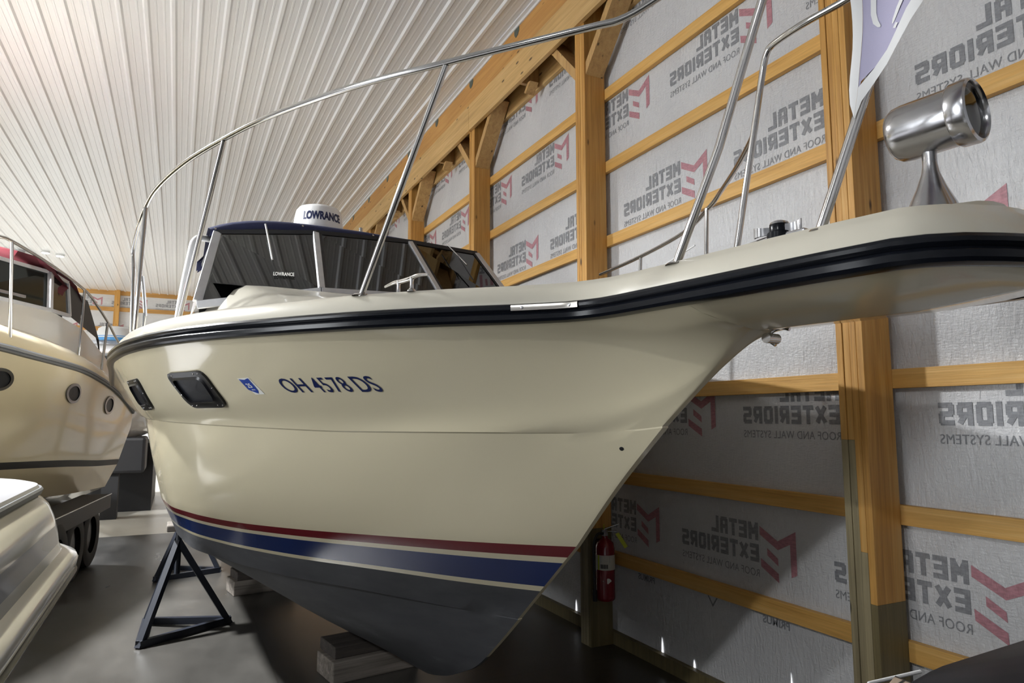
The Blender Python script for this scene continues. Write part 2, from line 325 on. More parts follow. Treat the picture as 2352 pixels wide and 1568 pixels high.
m = new_mat('tan_honeycomb', (.24,.18,.13), .6); t = NT(m); vo = t.n('ShaderNodeTexVoronoi', feature='DISTANCE_TO_EDGE'); vo.inputs['Scale'].default_value = 26; vo.inputs['Randomness'].default_value = .15
t.l(t.co.outputs['Object'], vo.inputs['Vector']); t.col(t.ramp(vo.outputs[0], [(.05, (.015,.012,.01)), (.10, (.26,.20,.15))])); M['honey'] = m
M['vinyl_black'] = new_mat('black_vinyl', (.006,.007,.011), .42, spec=.25)
# ---------------------------------------------------------------- building shell
H = EYE; CEIL = H + 3.79; WX = 3.0; FY = 23.3; LX = -16.5; NY = -7.0
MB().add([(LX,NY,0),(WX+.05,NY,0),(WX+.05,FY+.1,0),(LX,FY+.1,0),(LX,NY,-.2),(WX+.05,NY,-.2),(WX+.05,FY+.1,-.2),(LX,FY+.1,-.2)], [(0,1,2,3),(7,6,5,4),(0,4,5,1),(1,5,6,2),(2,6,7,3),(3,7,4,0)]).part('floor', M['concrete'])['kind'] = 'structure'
# ribbed ceiling: profile across X swept along Y
prof = []; x = LX; pitch = .2286; phase = (2.53 - LX) % pitch; xs0 = LX - pitch + phase
k = 0
while xs0 + k*pitch < 2.77:
    c0 = xs0 + k*pitch
    for dx, dz in ((-.032,0),(-.014,-.019),(.014,-.019),(.032,0),(.068,0),(.072,-.0025),(.086,-.0025),(.090,0),(.138,0),(.142,-.0025),(.156,-.0025),(.160,0)):
        if LX < c0+dx < 2.765: prof.append((c0+dx, CEIL+dz))
    k += 1
prof.append((2.765, CEIL))
ys = [NY, 2, 8, 14, FY]
b = MB(); b.grid([[(p[0], y, p[1]) for p in prof] for y in ys]); b.grid([[(prof[0][0], y, CEIL+.08), (prof[-1][0], y, CEIL+.08)] for y in ys]); b.part('ceiling', M['ceiling'])['kind'] = 'structure'
tr = MB(); tr.box(2.725, 2.768, NY, FY, CEIL-.022, CEIL-.006); tr.box(2.757, 2.769, NY, FY, CEIL-.05, CEIL-.006); tr.part('trim_1', M['white_trim'])['kind'] = 'structure'
FX = WX + .042
wr = MB(); rows = []
for y in np.linspace(NY, FY+.1, 160): rows.append([(FX, y, z) for z in np.linspace(0, CEIL+.3, 24)])
wr.grid(rows); wr.box(FX+.01, FX+.06, NY, FY+.1, 0, CEIL+.3); wall_r = wr.part('wall_right', M['film'], smooth=30); wall_r['kind'] = 'structure'
wf = MB(); wf.grid([[(x, FY+.04, z) for z in np.linspace(0, CEIL+.3, 8)] for x in np.linspace(LX, FX, 40)]); wf.box(LX, FX+.06, FY+.05, FY+.12, 0, CEIL+.3); wall_f = wf.part('wall_far', M['film']); wall_f['kind'] = 'structure'
MB().box(LX-.1, LX, NY, FY, 0, CEIL+.3).part('wall_left', M['film'])['kind'] = 'structure'
MB().box(LX-.1, FX+.06, NY-.1, NY, 0, CEIL+.3).part('wall_near', M['film'])['kind'] = 'structure'
# --- mirrored film print
def st(*segs): return segs
GLY = {  # polylines on unit box, heavy strokes
 'M': [[(0,0),(0,1)],[(0,1),(.5,.35),(1,1)],[(1,1),(1,0)]], 'E': [[(0,0),(0,1)],[(0,1),(1,1)],[(0,.5),(.9,.5)],[(0,0),(1,0)]], 'T': [[(0,1),(1,1)],[(.5,1),(.5,0)]],
 'A': [[(0,0),(0,.85),(.15,1),(.85,1),(1,.85),(1,0)],[(0,.42),(1,.42)]], 'L': [[(0,1),(0,0),(1,0)]], 'X': [[(0,0),(1,1)],[(0,1),(1,0)]],
 'R': [[(0,0),(0,1),(.85,1),(1,.85),(1,.58),(.85,.45),(0,.45)],[(.5,.45),(1,0)]], 'I': [[(0,0),(0,1)]],
 'O': [[(.15,0),(0,.15),(0,.85),(.15,1),(.85,1),(1,.85),(1,.15),(.85,0),(.15,0)]], 'S': [[(1,1),(.15,1),(0,.88),(0,.62),(.15,.5),(.85,.5),(1,.38),(1,.12),(.85,0),(0,0)]]}
def heavy(word, width, h, sw):
    wid = {'M': 1.25, 'I': .0, 'X': 1.1}; tot = sum(wid.get(c, 1.0) for c in word); gap = .55*sw
    unit = (width - len(word)*sw - (len(word)-1)*gap) / tot; polys = []; x = sw/2
    for c in word:
        w = wid.get(c, 1.0)*unit
        for pl in GLY[c]:
            q = [(x + a*w, sw/2 + b_*(h - sw)) for a, b_ in pl]
            for i in range(len(q)-1):
                p0 = np.array(q[i]); p1 = np.array(q[i+1]); d = p1-p0; d = d/np.linalg.norm(d); e = d*sw*.5; n_ = np.array([-d[1], d[0]])*sw*.5
                diag = abs(d[0]) > .05 and abs(d[1]) > .05
                ee = e*(.3 if diag else 1.0)
                polys.append([tuple(p0-ee-n_), tuple(p1+ee-n_), tuple(p1+ee+n_), tuple(p0-ee+n_)])
        x += w + sw + gap
    return polys
MT = heavy('METAL', .385, .100, .0235); EX = heavy('EXTERIORS', .665, .100, .0235); RV, RF = text2d('ROOF AND WALL SYSTEMS', 0, 1.05); rw = RV[:,0].max()
PV, PF = text2d('PRIMUS', .03)
EMB = [[(.012,-.015),(.141,-.082),(.268,-.013),(.268,-.243),(.228,-.263),(.227,-.087),(.141,-.13),(.011,-.063)],[(.063,-.131),(.139,-.177),(.141,-.218),(.063,-.171)],[(.013,-.193),(.14,-.258),(.141,-.308),(.014,-.24)]]
def prints(place, y0, z0, b):
    n = 0
    for wd, off in ((MT, -.10), (EX, -.222)):
        for pl in wd: b.add([place(y0+x, z0+off+z, n) for x, z in pl], [(0,1,2,3)], 0); n = (n+1) % 12
    b.add([place(y0 + v[0]/rw*.665, z0 - .302 + v[1]*.042, 0) for v in RV], RF, 0)
    for pl in EMB:
        b.add([place(y0 - o, z0 + dz, 0) for o, dz in pl], [tuple(range(len(pl)))], 1)
def pl_r(y, z, n): return (FX - .0022 - n*.00003, y, z)
def pl_f(y, z, n): return (-y, FY + .037 - n*.00003, z)
b = MB()
for kk in range(-0, 6):
    z0 = H - .60 + .79*kk
    for nn in range(-3, 14):
        prints(pl_r, 3.0 + 1.17*nn + (.585 if kk % 2 else 0), z0, b)
for nn in range(-3, 9):
    y0 = 2.80 + 1.17*nn; w_ = PV[:,0].max(); b.add([(FX-.002, y0 + v[0]/w_*.19, H-1.145+v[1]*.04) for v in PV], PF, 0)
    y1 = y0 + .55; b.add([(FX-.002, y1+a, H-1.10+c_) for a, c_ in ((0,0),(.012,0),(.045,-.045),(.078,0),(.09,0),(.045,-.062))], [(0,1,2,3,4,5)][0:1], 0)
b.part('film_print', [M['ink_grey'], M['ink_red']], wall_r)
b = MB()
for kk in range(4, 6):
    for nn in range(-3, 6): prints(pl_f, -.5 + 1.17*nn + (.585 if kk % 2 else 0), H - .60 + .79*kk + .25, b)
b.part('film_print', [M['ink_grey'], M['ink_red']], wall_f)
# daylight slipping in under the film along the bottom of the wall
b = MB(); rnd = random.Random(4)
for y, w_, h_ in [(5.02,.022,.09),(4.9,.010,.08),(4.8,.008,.06),(3.9,.020,.10),(3.58,.018,.05),(2.97,.014,.08),(2.88,.010,.14),(2.80,.024,.22),(2.60,.010,.10)]:
    z0 = .092; b.add([(FX-.004, y-w_/2, z0),(FX-.004, y+w_/2, z0),(FX-.004, y+w_*.35, z0+h_*.6),(FX-.004, y+w_*.1, z0+h_),(FX-.004, y-w_*.3, z0+h_*.5)], [(0,1,2,3,4)])
b.part('daylight_gap', M['daylight'], wall_r)
# --- posts, girts, headers, braces
POSTS = [(-.22,'wooden wall post just beyond the right edge of the picture'), (2.09,'nearest full-height laminated wooden wall post with green treated foot'),
 (4.43,'laminated wooden wall post carrying the red fire extinguisher'), (6.70,'wooden wall post seen just right of the windshield, third from the right'),
 (8.97,'wooden wall post right of the radar dome, fourth from the right'), (11.25,'small distant wooden wall post, fifth from the right'), (13.55,'far wooden wall post half hidden by the header, sixth from the right'),
 (15.85,'seventh wooden wall post from the right'), (18.15,'eighth wooden wall post from the right'), (20.45,'ninth wooden wall post from the right')]
PW = .14; PD0 = 2.807
for i, (y, lab) in enumerate(POSTS):
    p = empty('wooden_post', (PD0, y, 0), label=lab, cat='post', group='laminated posts along the right wall')
    f = MB(); n_ply = 4; w_ = PW/n_ply; rnd = random.Random(10+i)
    for q in range(n_ply):
        ztop = H + (rnd.choice([3.45, 3.5]) if q else 3.5); zc = H - .82 if q == 0 else H + rnd.choice([-.45, -.1, .12, -.6])
        dx = rnd.uniform(-.003, .003) if q else 0
        f.box(dx, .1925, q*w_+.0008, (q+1)*w_-.0008, 0, zc, 1 if q == 0 else 2); f.box(dx, .1925, q*w_+.0008, (q+1)*w_-.0008, zc, ztop, 0)
    f.part('ply_boards', [M['pine_z'], M['treated_lo'], M['treated']], p, bevel=.002)
    if y < 14:
        for sgn, side, ds in ((-1, 'right', 'leaning toward the camera'), (1, 'left', 'leaning away')):
            br = MB(); y0 = y if sgn < 0 else y + PW; yb = y0 + sgn*.0; 
            a0 = (yb, H+2.745); a1 = (yb + sgn*.47, H+3.22)
            w2 = .02; dd = .075
            poly = [(a0[0], a0[1]), (a1[0], a1[1]+.0), (a1[0], a1[1]+.28), (a0[0]+sgn*.12, H+3.3), (a0[0], H+3.0)]
            # plank: rises from the post side to the underside of the header
            poly = [(a0[0], a0[1]), (a0[0]+sgn*.52, a0[1]+.56), (a0[0]+sgn*.47, a0[1]+.61), (a0[0], a0[1]+.105)]
            br.prism([(PD0+.012, q_[0], q_[1]) for q_ in poly], (.165, 0, 0))
            o = br.part('knee_brace', M['brace'], bevel=.002)
            who = {-.22:'post at the right frame edge',2.09:'nearest post',4.43:'extinguisher post',6.70:'third post from the right',8.97:'fourth post from the right',11.25:'fifth post from the right',13.55:'sixth post from the right'}[y]
            tag(o, 'angled wooden brace on the %s side of the %s' % (side, who), 'brace', 'knee braces under the header')
girt_z = [-1.085, -.485, .138, .74, 1.35, 1.96, 2.57]
ordw = ['lowest', 'second', 'third', 'fourth', 'fifth', 'sixth', 'highest']
bayn = ['right of the nearest post','between nearest post and extinguisher post','just left of the extinguisher post','second left of the extinguisher post','third left of the extinguisher post','fourth left of the extinguisher post','fifth left of the extinguisher post']
for j in range(7):
    y0 = POSTS[j][0] + PW/2; y1 = POSTS[j+1][0] + PW/2
    for q, z in enumerate(girt_z):
        rnd = random.Random(j*10+q); o = MB().box(0, .038, 0, y1-y0-.004, 0, .089).part('wall_girt', M['pine_y'], bevel=.002)
        o.location = (WX, y0+.002, H+z); o.rotation_euler = (0, 0, 0)
        tag(o, '%s horizontal pine wall board, in bay %s' % (ordw[q], bayn[j]), 'board', 'horizontal boards across the right wall')
for q, z in enumerate(girt_z):
    o = MB().box(0, .038, 0, FY-15.92, 0, .089).part('wall_girt', M['pine_y']); o.location = (WX, 15.92, H+z); tag(o, '%s horizontal pine board up the wall in the farthest bays' % ordw[q], 'board', 'horizontal boards across the right wall')
o = MB().box(0, .04, NY-0, FY, 0, .09).part('skirt_board', M['treated_lo']); o.location = (WX, 0, 0); tag(o, 'dark treated board along the foot of the right wall on the floor', 'board')
hu = MB().box(2.77, 2.807, NY, FY, H+3.482, CEIL).part('header_beam', M['header_up'], bevel=.002); tag(hu, 'upper reddish header board running under the edge of the ceiling', 'beam')
for y in [3.3,4.44,5.57,6.71,7.84,9.0,10.1,11.25,12.4,13.5,14.7,15.8,17]:
    MB().prism([(2.766, y+a, H+c_) for a, c_ in ((-.05,3.77),(-.05,3.70),(-.02,3.665),(.02,3.655),(.05,3.69),(.05,3.77))], (.004,0,0)).part('nail_plate', M['galv'], hu)
hl = MB()
seg = [NY, 2.3, 6.78, 11.3, 16.0, FY]
for a_, c_ in zip(seg[:-1], seg[1:]): hl.box(2.768, 2.807, a_+.002, c_-.002, H+3.185, H+3.480)
tag(hl.part('header_beam', M['header_lo'], bevel=.002), 'lower pale header board in front of the post tops', 'beam')
o = MB().box(WX, WX+.04, NY, FY, H+3.18, H+3.62).part('header_beam', M['header_lo']); tag(o, 'outer header board against the film behind the post tops', 'beam')
for i, y in enumerate([3.3, 5.57, 7.84, 10.1]):
    b = MB(); b.box(2.81, 2.995, y-.02, y+.02, H+3.19, H+3.5); b.prism([(2.86, y-.10, H+3.185), (2.86, y+.0, H+3.10), (2.86, y+.03, H+3.12), (2.86, y-.05, H+3.19)], (.09,0,0))
    tag(b.part('truss_block', M['brace']), 'short wooden block wedged between the header boards, %s from the right' % ['first','second','third','fourth'][i], 'block', 'blocks between the header boards')
# dark boarding above the header so that the roof void is closed
MB().box(2.807, FX, NY, FY, CEIL-.02, CEIL+.02).part('trim_2', M['dark'])['kind'] = 'structure'
# far wall timber
for i, x in enumerate([-8.6, -5.2, -1.84, 1.5]):
    o = MB().box(0, .14, 0, .19, 0, CEIL).part('wooden_post', M['pine_z'], bevel=.003); o.location = (x, FY-.19, 0)
    tag(o, ['leftmost','second','distant','rightmost'][i] + ' wooden post standing against the far end wall' + (' between the two rail boats' if i == 2 else ''), 'post', 'posts on the far wall')
for q, z in enumerate([3.66, 3.17, 2.57, 1.96, 1.35]):
    o = MB().box(0, FX-LX, 0, .038, 0, .12 if q else .13).part('wall_girt', M['pine_x']); o.location = (LX, FY-.0, H+z); tag(o, '%s horizontal board across the far end wall' % ['topmost','second','third','fourth','fifth'][q], 'board', 'boards across the far wall')
# ceiling lamps
for i, (lx, ly, pw, lab) in enumerate(LAMPS):
    e = empty('ceiling_lamp', (lx, ly, CEIL), label=lab, cat='ceiling lamp', group='round high lamps')
    MB().lathe([(0.001,0),(.10,0),(.10,-.05),(.20,-.09),(.25,-.15),(.235,-.155)]).part('housing', M['white_trim'], e, smooth=35)
    MB().lathe([(.0005,-.15),(.2,-.15),(.24,-.14)]).part('lens', M['emit'], e, smooth=60)
for lx, ly, lab in [(-2.88, 18.37, 'small middle lamp of the far three'), (-2.63, 18.6, 'small rightmost lamp of the far three')]:
    e = empty('ceiling_lamp', (lx, ly, CEIL), label=lab, cat='ceiling lamp', group='round high lamps')
    MB().lathe([(.001,0),(.09,0),(.09,-.05),(.08,-.055)]).part('housing', M['white_trim'], e, smooth=35); MB().lathe([(.0005,-.06),(.06,-.06),(.08,-.05)]).part('lens', M['emit'], e, smooth=60)
# ---------------------------------------------------------------- main boat
TH = R(8.8); BA = (1.842, .8)
def L(s, b, z): return (s, b, z + H)
boat = empty('motor_boat', (BA[0], BA[1], 0), R(98.8), label='large cream cabin cruiser with red and blue waterline stripes and long bow pulpit', cat='boat')
hr, hm = hull_rows(); PS = .955
hb = MB()
star = [[L(*p) for p in r] for r in hr]; port = [[L(p[0], -p[1]*PS, p[2]) for p in r] for r in hr]
hb.grid(star, hm); hb.grid(port, hm)
# pulpit underside carried into the stem
usec = [(1.0,.345),(.775,.322),(.525,.306),(.275,.296),(.044,.288),(0,.2875)]
cols = []
for s, w in [(.86,.362),(.7,.362),(.5,.36),(.36,.355),(.25,.348),(.194,.322),(.143,.276),(.102,.211),(.066,.14),(.047,.07),(.040,.004)]:
    k_ = min(1, max(0, (s - .04)/.3)); cols.append([L(s + (1-f)*(.0), w*f, (z*k_ + (1-k_)*(.345 - (1-f)*.03))) for f, z in usec])
hb.grid(cols, 0); hb.grid([[(p[0], -p[1], p[2]) for p in c] for c in cols], 0)
# keel strip, transom
kl = [L(*p) for p in hr[-1]]; hb.grid([kl, [L(p[0], -p[1]*PS, p[2]) for p in hr[-1]]], 3)
tr_s = [r[-1] for r in star]; tr_p = [r[-1] for r in port]; hb.grid([tr_s, tr_p], 0)
hb.grid([[r[0] for r in star], [r[0] for r in port]], 0)
hull = hb.part('hull', [M['gel'], M['maroon'], M['blue'], M['anti']], boat, smooth=24, merge=1e-4)
_T = BVHTree.FromPolygons([Vector(v) for r in star for v in r], [(i*NU+j, i*NU+j+1, (i+1)*NU+j+1, (i+1)*NU+j) for i in range(len(star)-1) for j in range(NU-1)])
def on_hull(s, z, off=.002):
    loc, nor, _, _ = _T.ray_cast(Vector((s, 3, z + H)), Vector((0, -1, 0)))
    if loc is None: return Vector((s, 0, z + H))
    if nor.y < 0: nor = -nor
    return loc + nor*off
# rub rail, following the sheer outline
def outline(ss=None):
    pts = list(TIP) + [(s, _sh(s)) for s in (.4, .6, .8, 1.0, 1.12, 1.2, 1.27, 1.34, 1.42, 1.5, 1.6, 1.7, 1.85, 2.0, 2.2, 2.4, 2.6, 2.8, 3.0, 3.2, 3.4, 3.6, 3.8, 4.0, 4.2, 4.4, 4.7, 5.0, 5.5, 6, 6.5, 7, 7.9)]
    pts = [(s, b) for s, b in pts if b > 0 or s < .041]
    pts.insert(len(TIP), (.25, .348)) if False else None
    full = [(s, -b*(PS if s > 1.0 else 1)) for s, b in pts[::-1] if b > 0] + pts
    return full
OUT = outline()
def normals(o):
    n = []
    for i in range(len(o)):
        a = o[max(i-1, 0)]; c = o[min(i+1, len(o)-1)]; d = Vector((c[0]-a[0], c[1]-a[1])).normalized(); n.append((-d.y, d.x))
    return n
ON = normals(OUT)  # points outward: for starboard half d=(+,~0) -> (0,+)
def ring(off, z):
    out = []
    for (s, b), (nx, ny) in zip(OUT, ON):
        out.append(L(s + nx*off, b + ny*off, z if not callable(z) else z(s)))
    return out
rr_ = MB(); rr_.grid([ring(*q) for q in ((-.01,.409),(.014,.409),(.026,.405),(.033,.396),(.033,.386),(.026,.379),(.022,.376),(.028,.373),(.033,.366),(.033,.350),(.027,.341),(.012,.336),(-.01,.337))])
rail = rr_.part('rub_rail', M['black'], boat, smooth=30, label='black ribbed rubber rub rail')
j = MB(); pts = [(s, _sh(s)) for s in np.linspace(1.285, 1.50, 14)]; nn_ = normals(pts)
j.grid([[L(s+n[0]*o, b+n[1]*o, z) for (s, b), n in zip(pts, nn_)] for o, z in ((.026,.379),(.0375,.381),(.040,.390),(.0375,.401),(.026,.404))])
jo = j.part('joining_plate', M['nickel'], rail, smooth=40, label='polished steel joining plate')
for k_ in (2, 11):
    (s, b), n = pts[k_], nn_[k_]; MB().lathe([(.0005,.004),(.005,.003),(.006,0)], L(s+n[0]*.039, b+n[1]*.039, .391), (n[0], n[1], 0), 12).part('screw', M['worn'], rail)
# deck with trunk cabin
hs = pchip([0,1.7,2.1,2.8,3.4,3.8,4.1,4.6,8], [0,0,.025,.10,.215,.305,.37,.39,.39])
def deck_h(s, b):
    w_ = min(1.16, sheer_b(min(max(s,.25),7.9)) - .22); base = deck_z(s) + .012
    if w_ <= .02: return base
    cam_ = .03*max(0, 1-(b/max(w_,.2))**2); t = max(0, min(1, (w_+.06-abs(b))/.34)); t = t*t*(3-2*t)
    return base + cam_ + hs(s)*t*(1 - .06*(b/max(w_,.1))**2)
dk = MB(); rings = [ring(-.0,.400), ring(-.001,.412), ring(-.010,.440), ring(-.024,.466), ring(-.034,.4755), ring(-.050, lambda s: deck_z(s)+.003), ring(-.075, lambda s: deck_z(s)+.004), ring(-.10, lambda s: deck_z(s)+.006)]
inner = rings[-1]; half = []
for f in [.04,.08,.12,.16,.2,.24,.28,.32,.36,.4,.44,.48,.52,.56,.6,.65,.7,.75,.8,.86,.93,1.0]:
    rw_ = []
    for p in inner:
        s = p[0]; b_ = p[1]*(1-f); s2 = s + (max(0, .35 - s) * f * .8)
        rw_.append((s2, b_, deck_h(s2, b_) + H))
    rings.append(rw_)
dk.grid(rings); deck = dk.part('deck', M['gel_deck'], boat, smooth=28, merge=1e-4)
# lettering on the bow
def hull_text(txt, s0, s1, z0, z1, bold, name, mt, parent, off=.0025, shear=0.0, spacing=1.0):
    v, f = text2d(txt, bold, spacing); w_ = v[:,0].max(); b = MB()
    b.add([on_hull(s0 + (s1-s0)*(x/w_), z0 + (z1-z0)*y, off) for x, y in v], f); return b.part(name, mt, parent)
hull_text('OH', 2.523, 2.405, .113, .172, .006, 'registration_lettering', M['print_navy'], boat, spacing=.95)
hull_text('4578', 2.378, 2.230, .112, .172, .004, 'registration_lettering', M['print_navy'], boat, spacing=1.12)
hull_text('DS', 2.203, 2.117, .111, .173, .006, 'registration_lettering', M['print_navy'], boat, spacing=.95)
def hull_poly(poly, off, mt, name, parent, dens=1):
    q = []
    for i in range(len(poly)):
        a = poly[i]; c_ = poly[(i+1) % len(poly)]
        for k_ in range(dens): q.append((a[0]+(c_[0]-a[0])*k_/dens, a[1]+(c_[1]-a[1])*k_/dens))
    cs = sum(p[0] for p in q)/len(q); cz = sum(p[1] for p in q)/len(q)
    b = MB(); b.add([on_hull(*p, off) for p in q] + [on_hull(cs, cz, off)], [(i, (i+1) % len(q), len(q)) for i in range(len(q))]); return b.part(name, mt, parent)
stk = hull_poly([(2.722,.178),(2.655,.180),(2.648,.108),(2.70,.107)], .002, M['sticker'], 'state_decal', boat)
hull_poly([(2.716,.176),(2.70,.1735),(2.685,.172),(2.672,.176),(2.660,.178),(2.662,.140),(2.664,.125),(2.676,.112),(2.690,.118),(2.703,.124),(2.714,.130)], .0032, M['sticker_blue'], 'blue_state_outline', stk)
hull_text('25', 2.700, 2.674, .139, .157, .02, 'decal_numerals', M['sticker'], stk, off=.0044)
hull_text('MAR', 2.692, 2.672, .127, .132, .01, 'decal_numerals', M['sticker'], stk, off=.0044)
# hull windows
def hull_window(ds, dz, side_label):
    cor = [(3.225+ds,.222+dz),(2.895+ds,.222+dz),(2.925+ds,.058+dz),(3.215+ds,.056+dz)]
    # parallelogram leaning with the flare
    oc = rounded(cor, .045, 4); ic = rounded([(3.195+ds,.200+dz),(2.925+ds,.200+dz),(2.955+ds,.080+dz),(3.185+ds,.078+dz)], .04, 4)
    ic2 = rounded([(3.185+ds,.192+dz),(2.935+ds,.192+dz),(2.962+ds,.088+dz),(3.175+ds,.086+dz)], .035, 4)
    b = MB(); n = len(oc); b.grid([[on_hull(*p, o) for p in pl] for pl, o in ((oc, -.004), (oc, .010), (oc, .012), (ic, .012), (ic2, .020), (ic2, .006))], close=True)
    w = b.part('hull_window', M['black_plastic'], boat, smooth=35, label=side_label)
    q = [on_hull(*p, .007) for p in ic2]; c_ = sum((Vector(x) for x in q), Vector())/len(q); b = MB(); b.add(q + [c_], [(i, (i+1) % len(q), len(q)) for i in range(len(q))]); b.part('window_pane', M['vinyl_black'], w)
    for s, z in ((3.20,.211),(3.165,.211),(2.97,.211),(2.935,.211),(3.19,.068),(3.15,.068),(2.985,.068),(2.95,.068),(3.205,.16),(3.205,.12),(2.915,.145)):
        p = on_hull(s+ds, z+dz, .012); nrm = (on_hull(s+ds, z+dz, 1) - on_hull(s+ds, z+dz, 0)).normalized(); MB().lathe([(.0004,.003),(.004,.002),(.005,0)], p, nrm, 10).part('screw', M['chrome'], w)
hull_window(0, 0, 'nearer black hull window'); hull_window(.80, -.005, 'farther black hull window')
p = on_hull(1.45, -.118, .001); nrm = (on_hull(1.45, -.118, 1)-on_hull(1.45, -.118, 0)).normalized()
MB().lathe([(.0004,.001),(.0075,.001),(.009,0)], p, nrm, 16).part('drain_hole', M['blackmatte'], boat)
# bow rails
TUB = .0125
def tube_part(name, pts, r=TUB, parent=None, mt='chrome', seg=14, **k): return MB().tube([L(*p) for p in pts], r, seg).part(name, M[mt], parent or boat, smooth=50, **k)
top_s = smoothpath([(.16,.17,1.50),(.34,.23,1.49),(.52,.25,1.46),(.57,.255,1.42)], 4)
tube_part('top_rail', smoothpath([(.20,-.0,1.50),(.19,.12,1.50),(.28,.22,1.49),(.46,.245,1.46),(.545,.25,1.42),(.575,.252,1.34)], 6))
tube_part('rail_stanchion', [(.94,.30,.485),(.78,.277,.82),(.655,.258,1.15),(.575,.252,1.34)], .0135)
tube_part('rail_stanchion', [(.463,.285,.485),(.31,.275,.86),(.21,.225,1.12),(.20,.15,1.49)], .0135)
tube_part('top_rail', smoothpath([(.70,.262,1.405),(.90,.31,1.40),(1.04,.40,1.335),(1.16,.48,1.325),(1.6,.77,1.31),(2.0,.98,1.32),(2.5,1.17,1.335),(2.9,1.275,1.345),(3.3,1.38,1.33),(3.7,1.455,1.295),(4.0,1.477,1.255),(4.2,1.49,1.17),(4.30,1.50,1.05),(4.28,1.495,.93)], 6))
tube_part('rail_stanchion', [(4.28,1.495,.93),(4.20,1.49,.50)])
for base, top in (((2.03,.91,.478),(1.605,.772,1.30)), ((3.30,1.37,.50),(2.90,1.275,1.335)), ((3.90,1.505,.50),(4.0,1.477,1.25))):
    tube_part('rail_stanchion', [base, top])
for s, b_ in ((.94,.30),(.463,.285),(2.03,.91),(3.30,1.37),(3.90,1.49),(4.2,1.48)):
    MB().lathe([(.0005,.006),(.030,.006),(.036,0)], L(s, b_, .482), (0,0,1), 20).part('rail_foot', M['chrome'], boat, smooth=30)
tube_part('rail_stanchion', [(1.195,-.285,.49),(1.14,-.28,.67),(1.03,-.274,1.14),(.985,-.272,1.34)])
tube_part('top_rail', smoothpath([(.985,-.272,1.34),(.965,-.268,1.385),(.93,-.262,1.405),(.80,-.24,1.41),(.63,-.25,1.425),(.45,-.25,1.45),(.28,-.2,1.48),(.20,-.08,1.50)], 5))
tube_part('top_rail', smoothpath([(1.035,-.275,1.13),(1.10,-.35,1.12),(1.30,-.52,1.10),(1.55,-.72,1.09),(1.68,-.80,1.065),(2.0,-.97,1.03),(2.5,-1.13,1.01),(3.0,-1.25,1.0)], 6), .0115)
tube_part('rail_stanchion', [(1.72,-.79,.48),(1.70,-.80,1.06)], .0105); tube_part('rail_stanchion', [(2.52,-1.13,.48),(2.49,-1.13,1.01)], .0105)
tube_part('antenna_whip', [(2.45,-1.0,.80),(1.95,-1.0,.95)], .004, mt='dome')
# aft grab rail and radar arch leg at the starboard side
tube_part('radar_arch', smoothpath([(4.55,1.20,.50),(4.55,1.175,.80),(4.6,1.125,1.12),(4.65,1.09,1.25),(4.8,.98,1.31),(5.1,.6,1.36)], 5), .023, mt='white_trim')
tube_part('grab_rail', smoothpath([(4.9,1.38,1.0),(4.9,1.36,.86),(4.9,1.345,.72)], 4)); tube_part('grab_rail', [(4.9,1.35,.74),(4.9,1.36,.48)], .011)
# cleat
ct = MB(); ct.tube(smoothpath([L(2.045,.80,.535),L(1.98,.79,.543),L(1.93,.785,.540),L(1.86,.78,.540),L(1.80,.775,.544),L(1.735,.765,.538)], 4), [.004]+[.0065]*4+[.008]*4+[.0085]*8+[.008]*3+[.004], 12) if False else None
pp = smoothpath([L(2.045,.80,.533),L(1.98,.79,.541),L(1.93,.785,.538),L(1.86,.78,.538),L(1.80,.775,.542),L(1.735,.765,.535)], 4); ct.tube(pp, [.0045+.0045*math.sin(math.pi*i/(len(pp)-1)) for i in range(len(pp))], 12)
for s, b_ in ((1.945,.787),(1.845,.779)): ct.lathe([(.018,0),(.017,.006),(.008,.014),(.0075,.04),(.011,.058)], L(s, b_, .484), (0,0,1), 16)
ct.part('mooring_cleat', M['chrome'], boat, smooth=40)
# windlass on the foredeck
wl = MB(); wl.prism([L(.67,-.06,.497), L(.915,-.06,.497), L(.915,-.06,.578), L(.80,-.06,.590), L(.67,-.06,.590)], (0,.08,0)); wl = wl.part('anchor_windlass', M['worn'], boat, bevel=.006)
MB().lathe([(.0005,.629),(.020,.628),(.030,.622),(.033,.612),(.033,.598),(.040,.594),(.040,.56)], L(.768,0,0), (0,0,1), 28).part('windlass_drum', M['black'], wl, smooth=35)
for sg in (1, -1):
    w2 = MB(); rws = []
    for t_ in np.linspace(0, 1, 6): rws.append([L(.768+sg*(.030+.050*t_), .01+.014*math.sin(t_*2.5)*sg, z) for z in (.592-.003*t_, .617+.008*t_**2)])
    w2.grid(rws); w2.grid([[(a[0], a[1]+.006, a[2]) for a in r] for r in rws]); w2.grid([rws[-1], [(a[0], a[1]+.006, a[2]) for a in rws[-1]]]); w2.part('windlass_wing', M['worn'], wl, smooth=40)
MB().lathe([(.0005,.635),(.018,.634),(.028,.629),(.031,.622)], L(.768,0,0), (0,0,1), 24).part('windlass_cap', M['worn'], wl, smooth=35)
ar = MB(); ar.tube([L(.845,-.075,.262), L(.845,-.015,.262)], .017, 16); ar.tube(smoothpath([L(.80,-.08,.29),L(.835,-.08,.30),L(.868,-.078,.285),L(.872,-.075,.26),L(.85,-.075,.242)], 3), .006, 8); ar.part('anchor_roller', M['chrome'], boat, smooth=40)
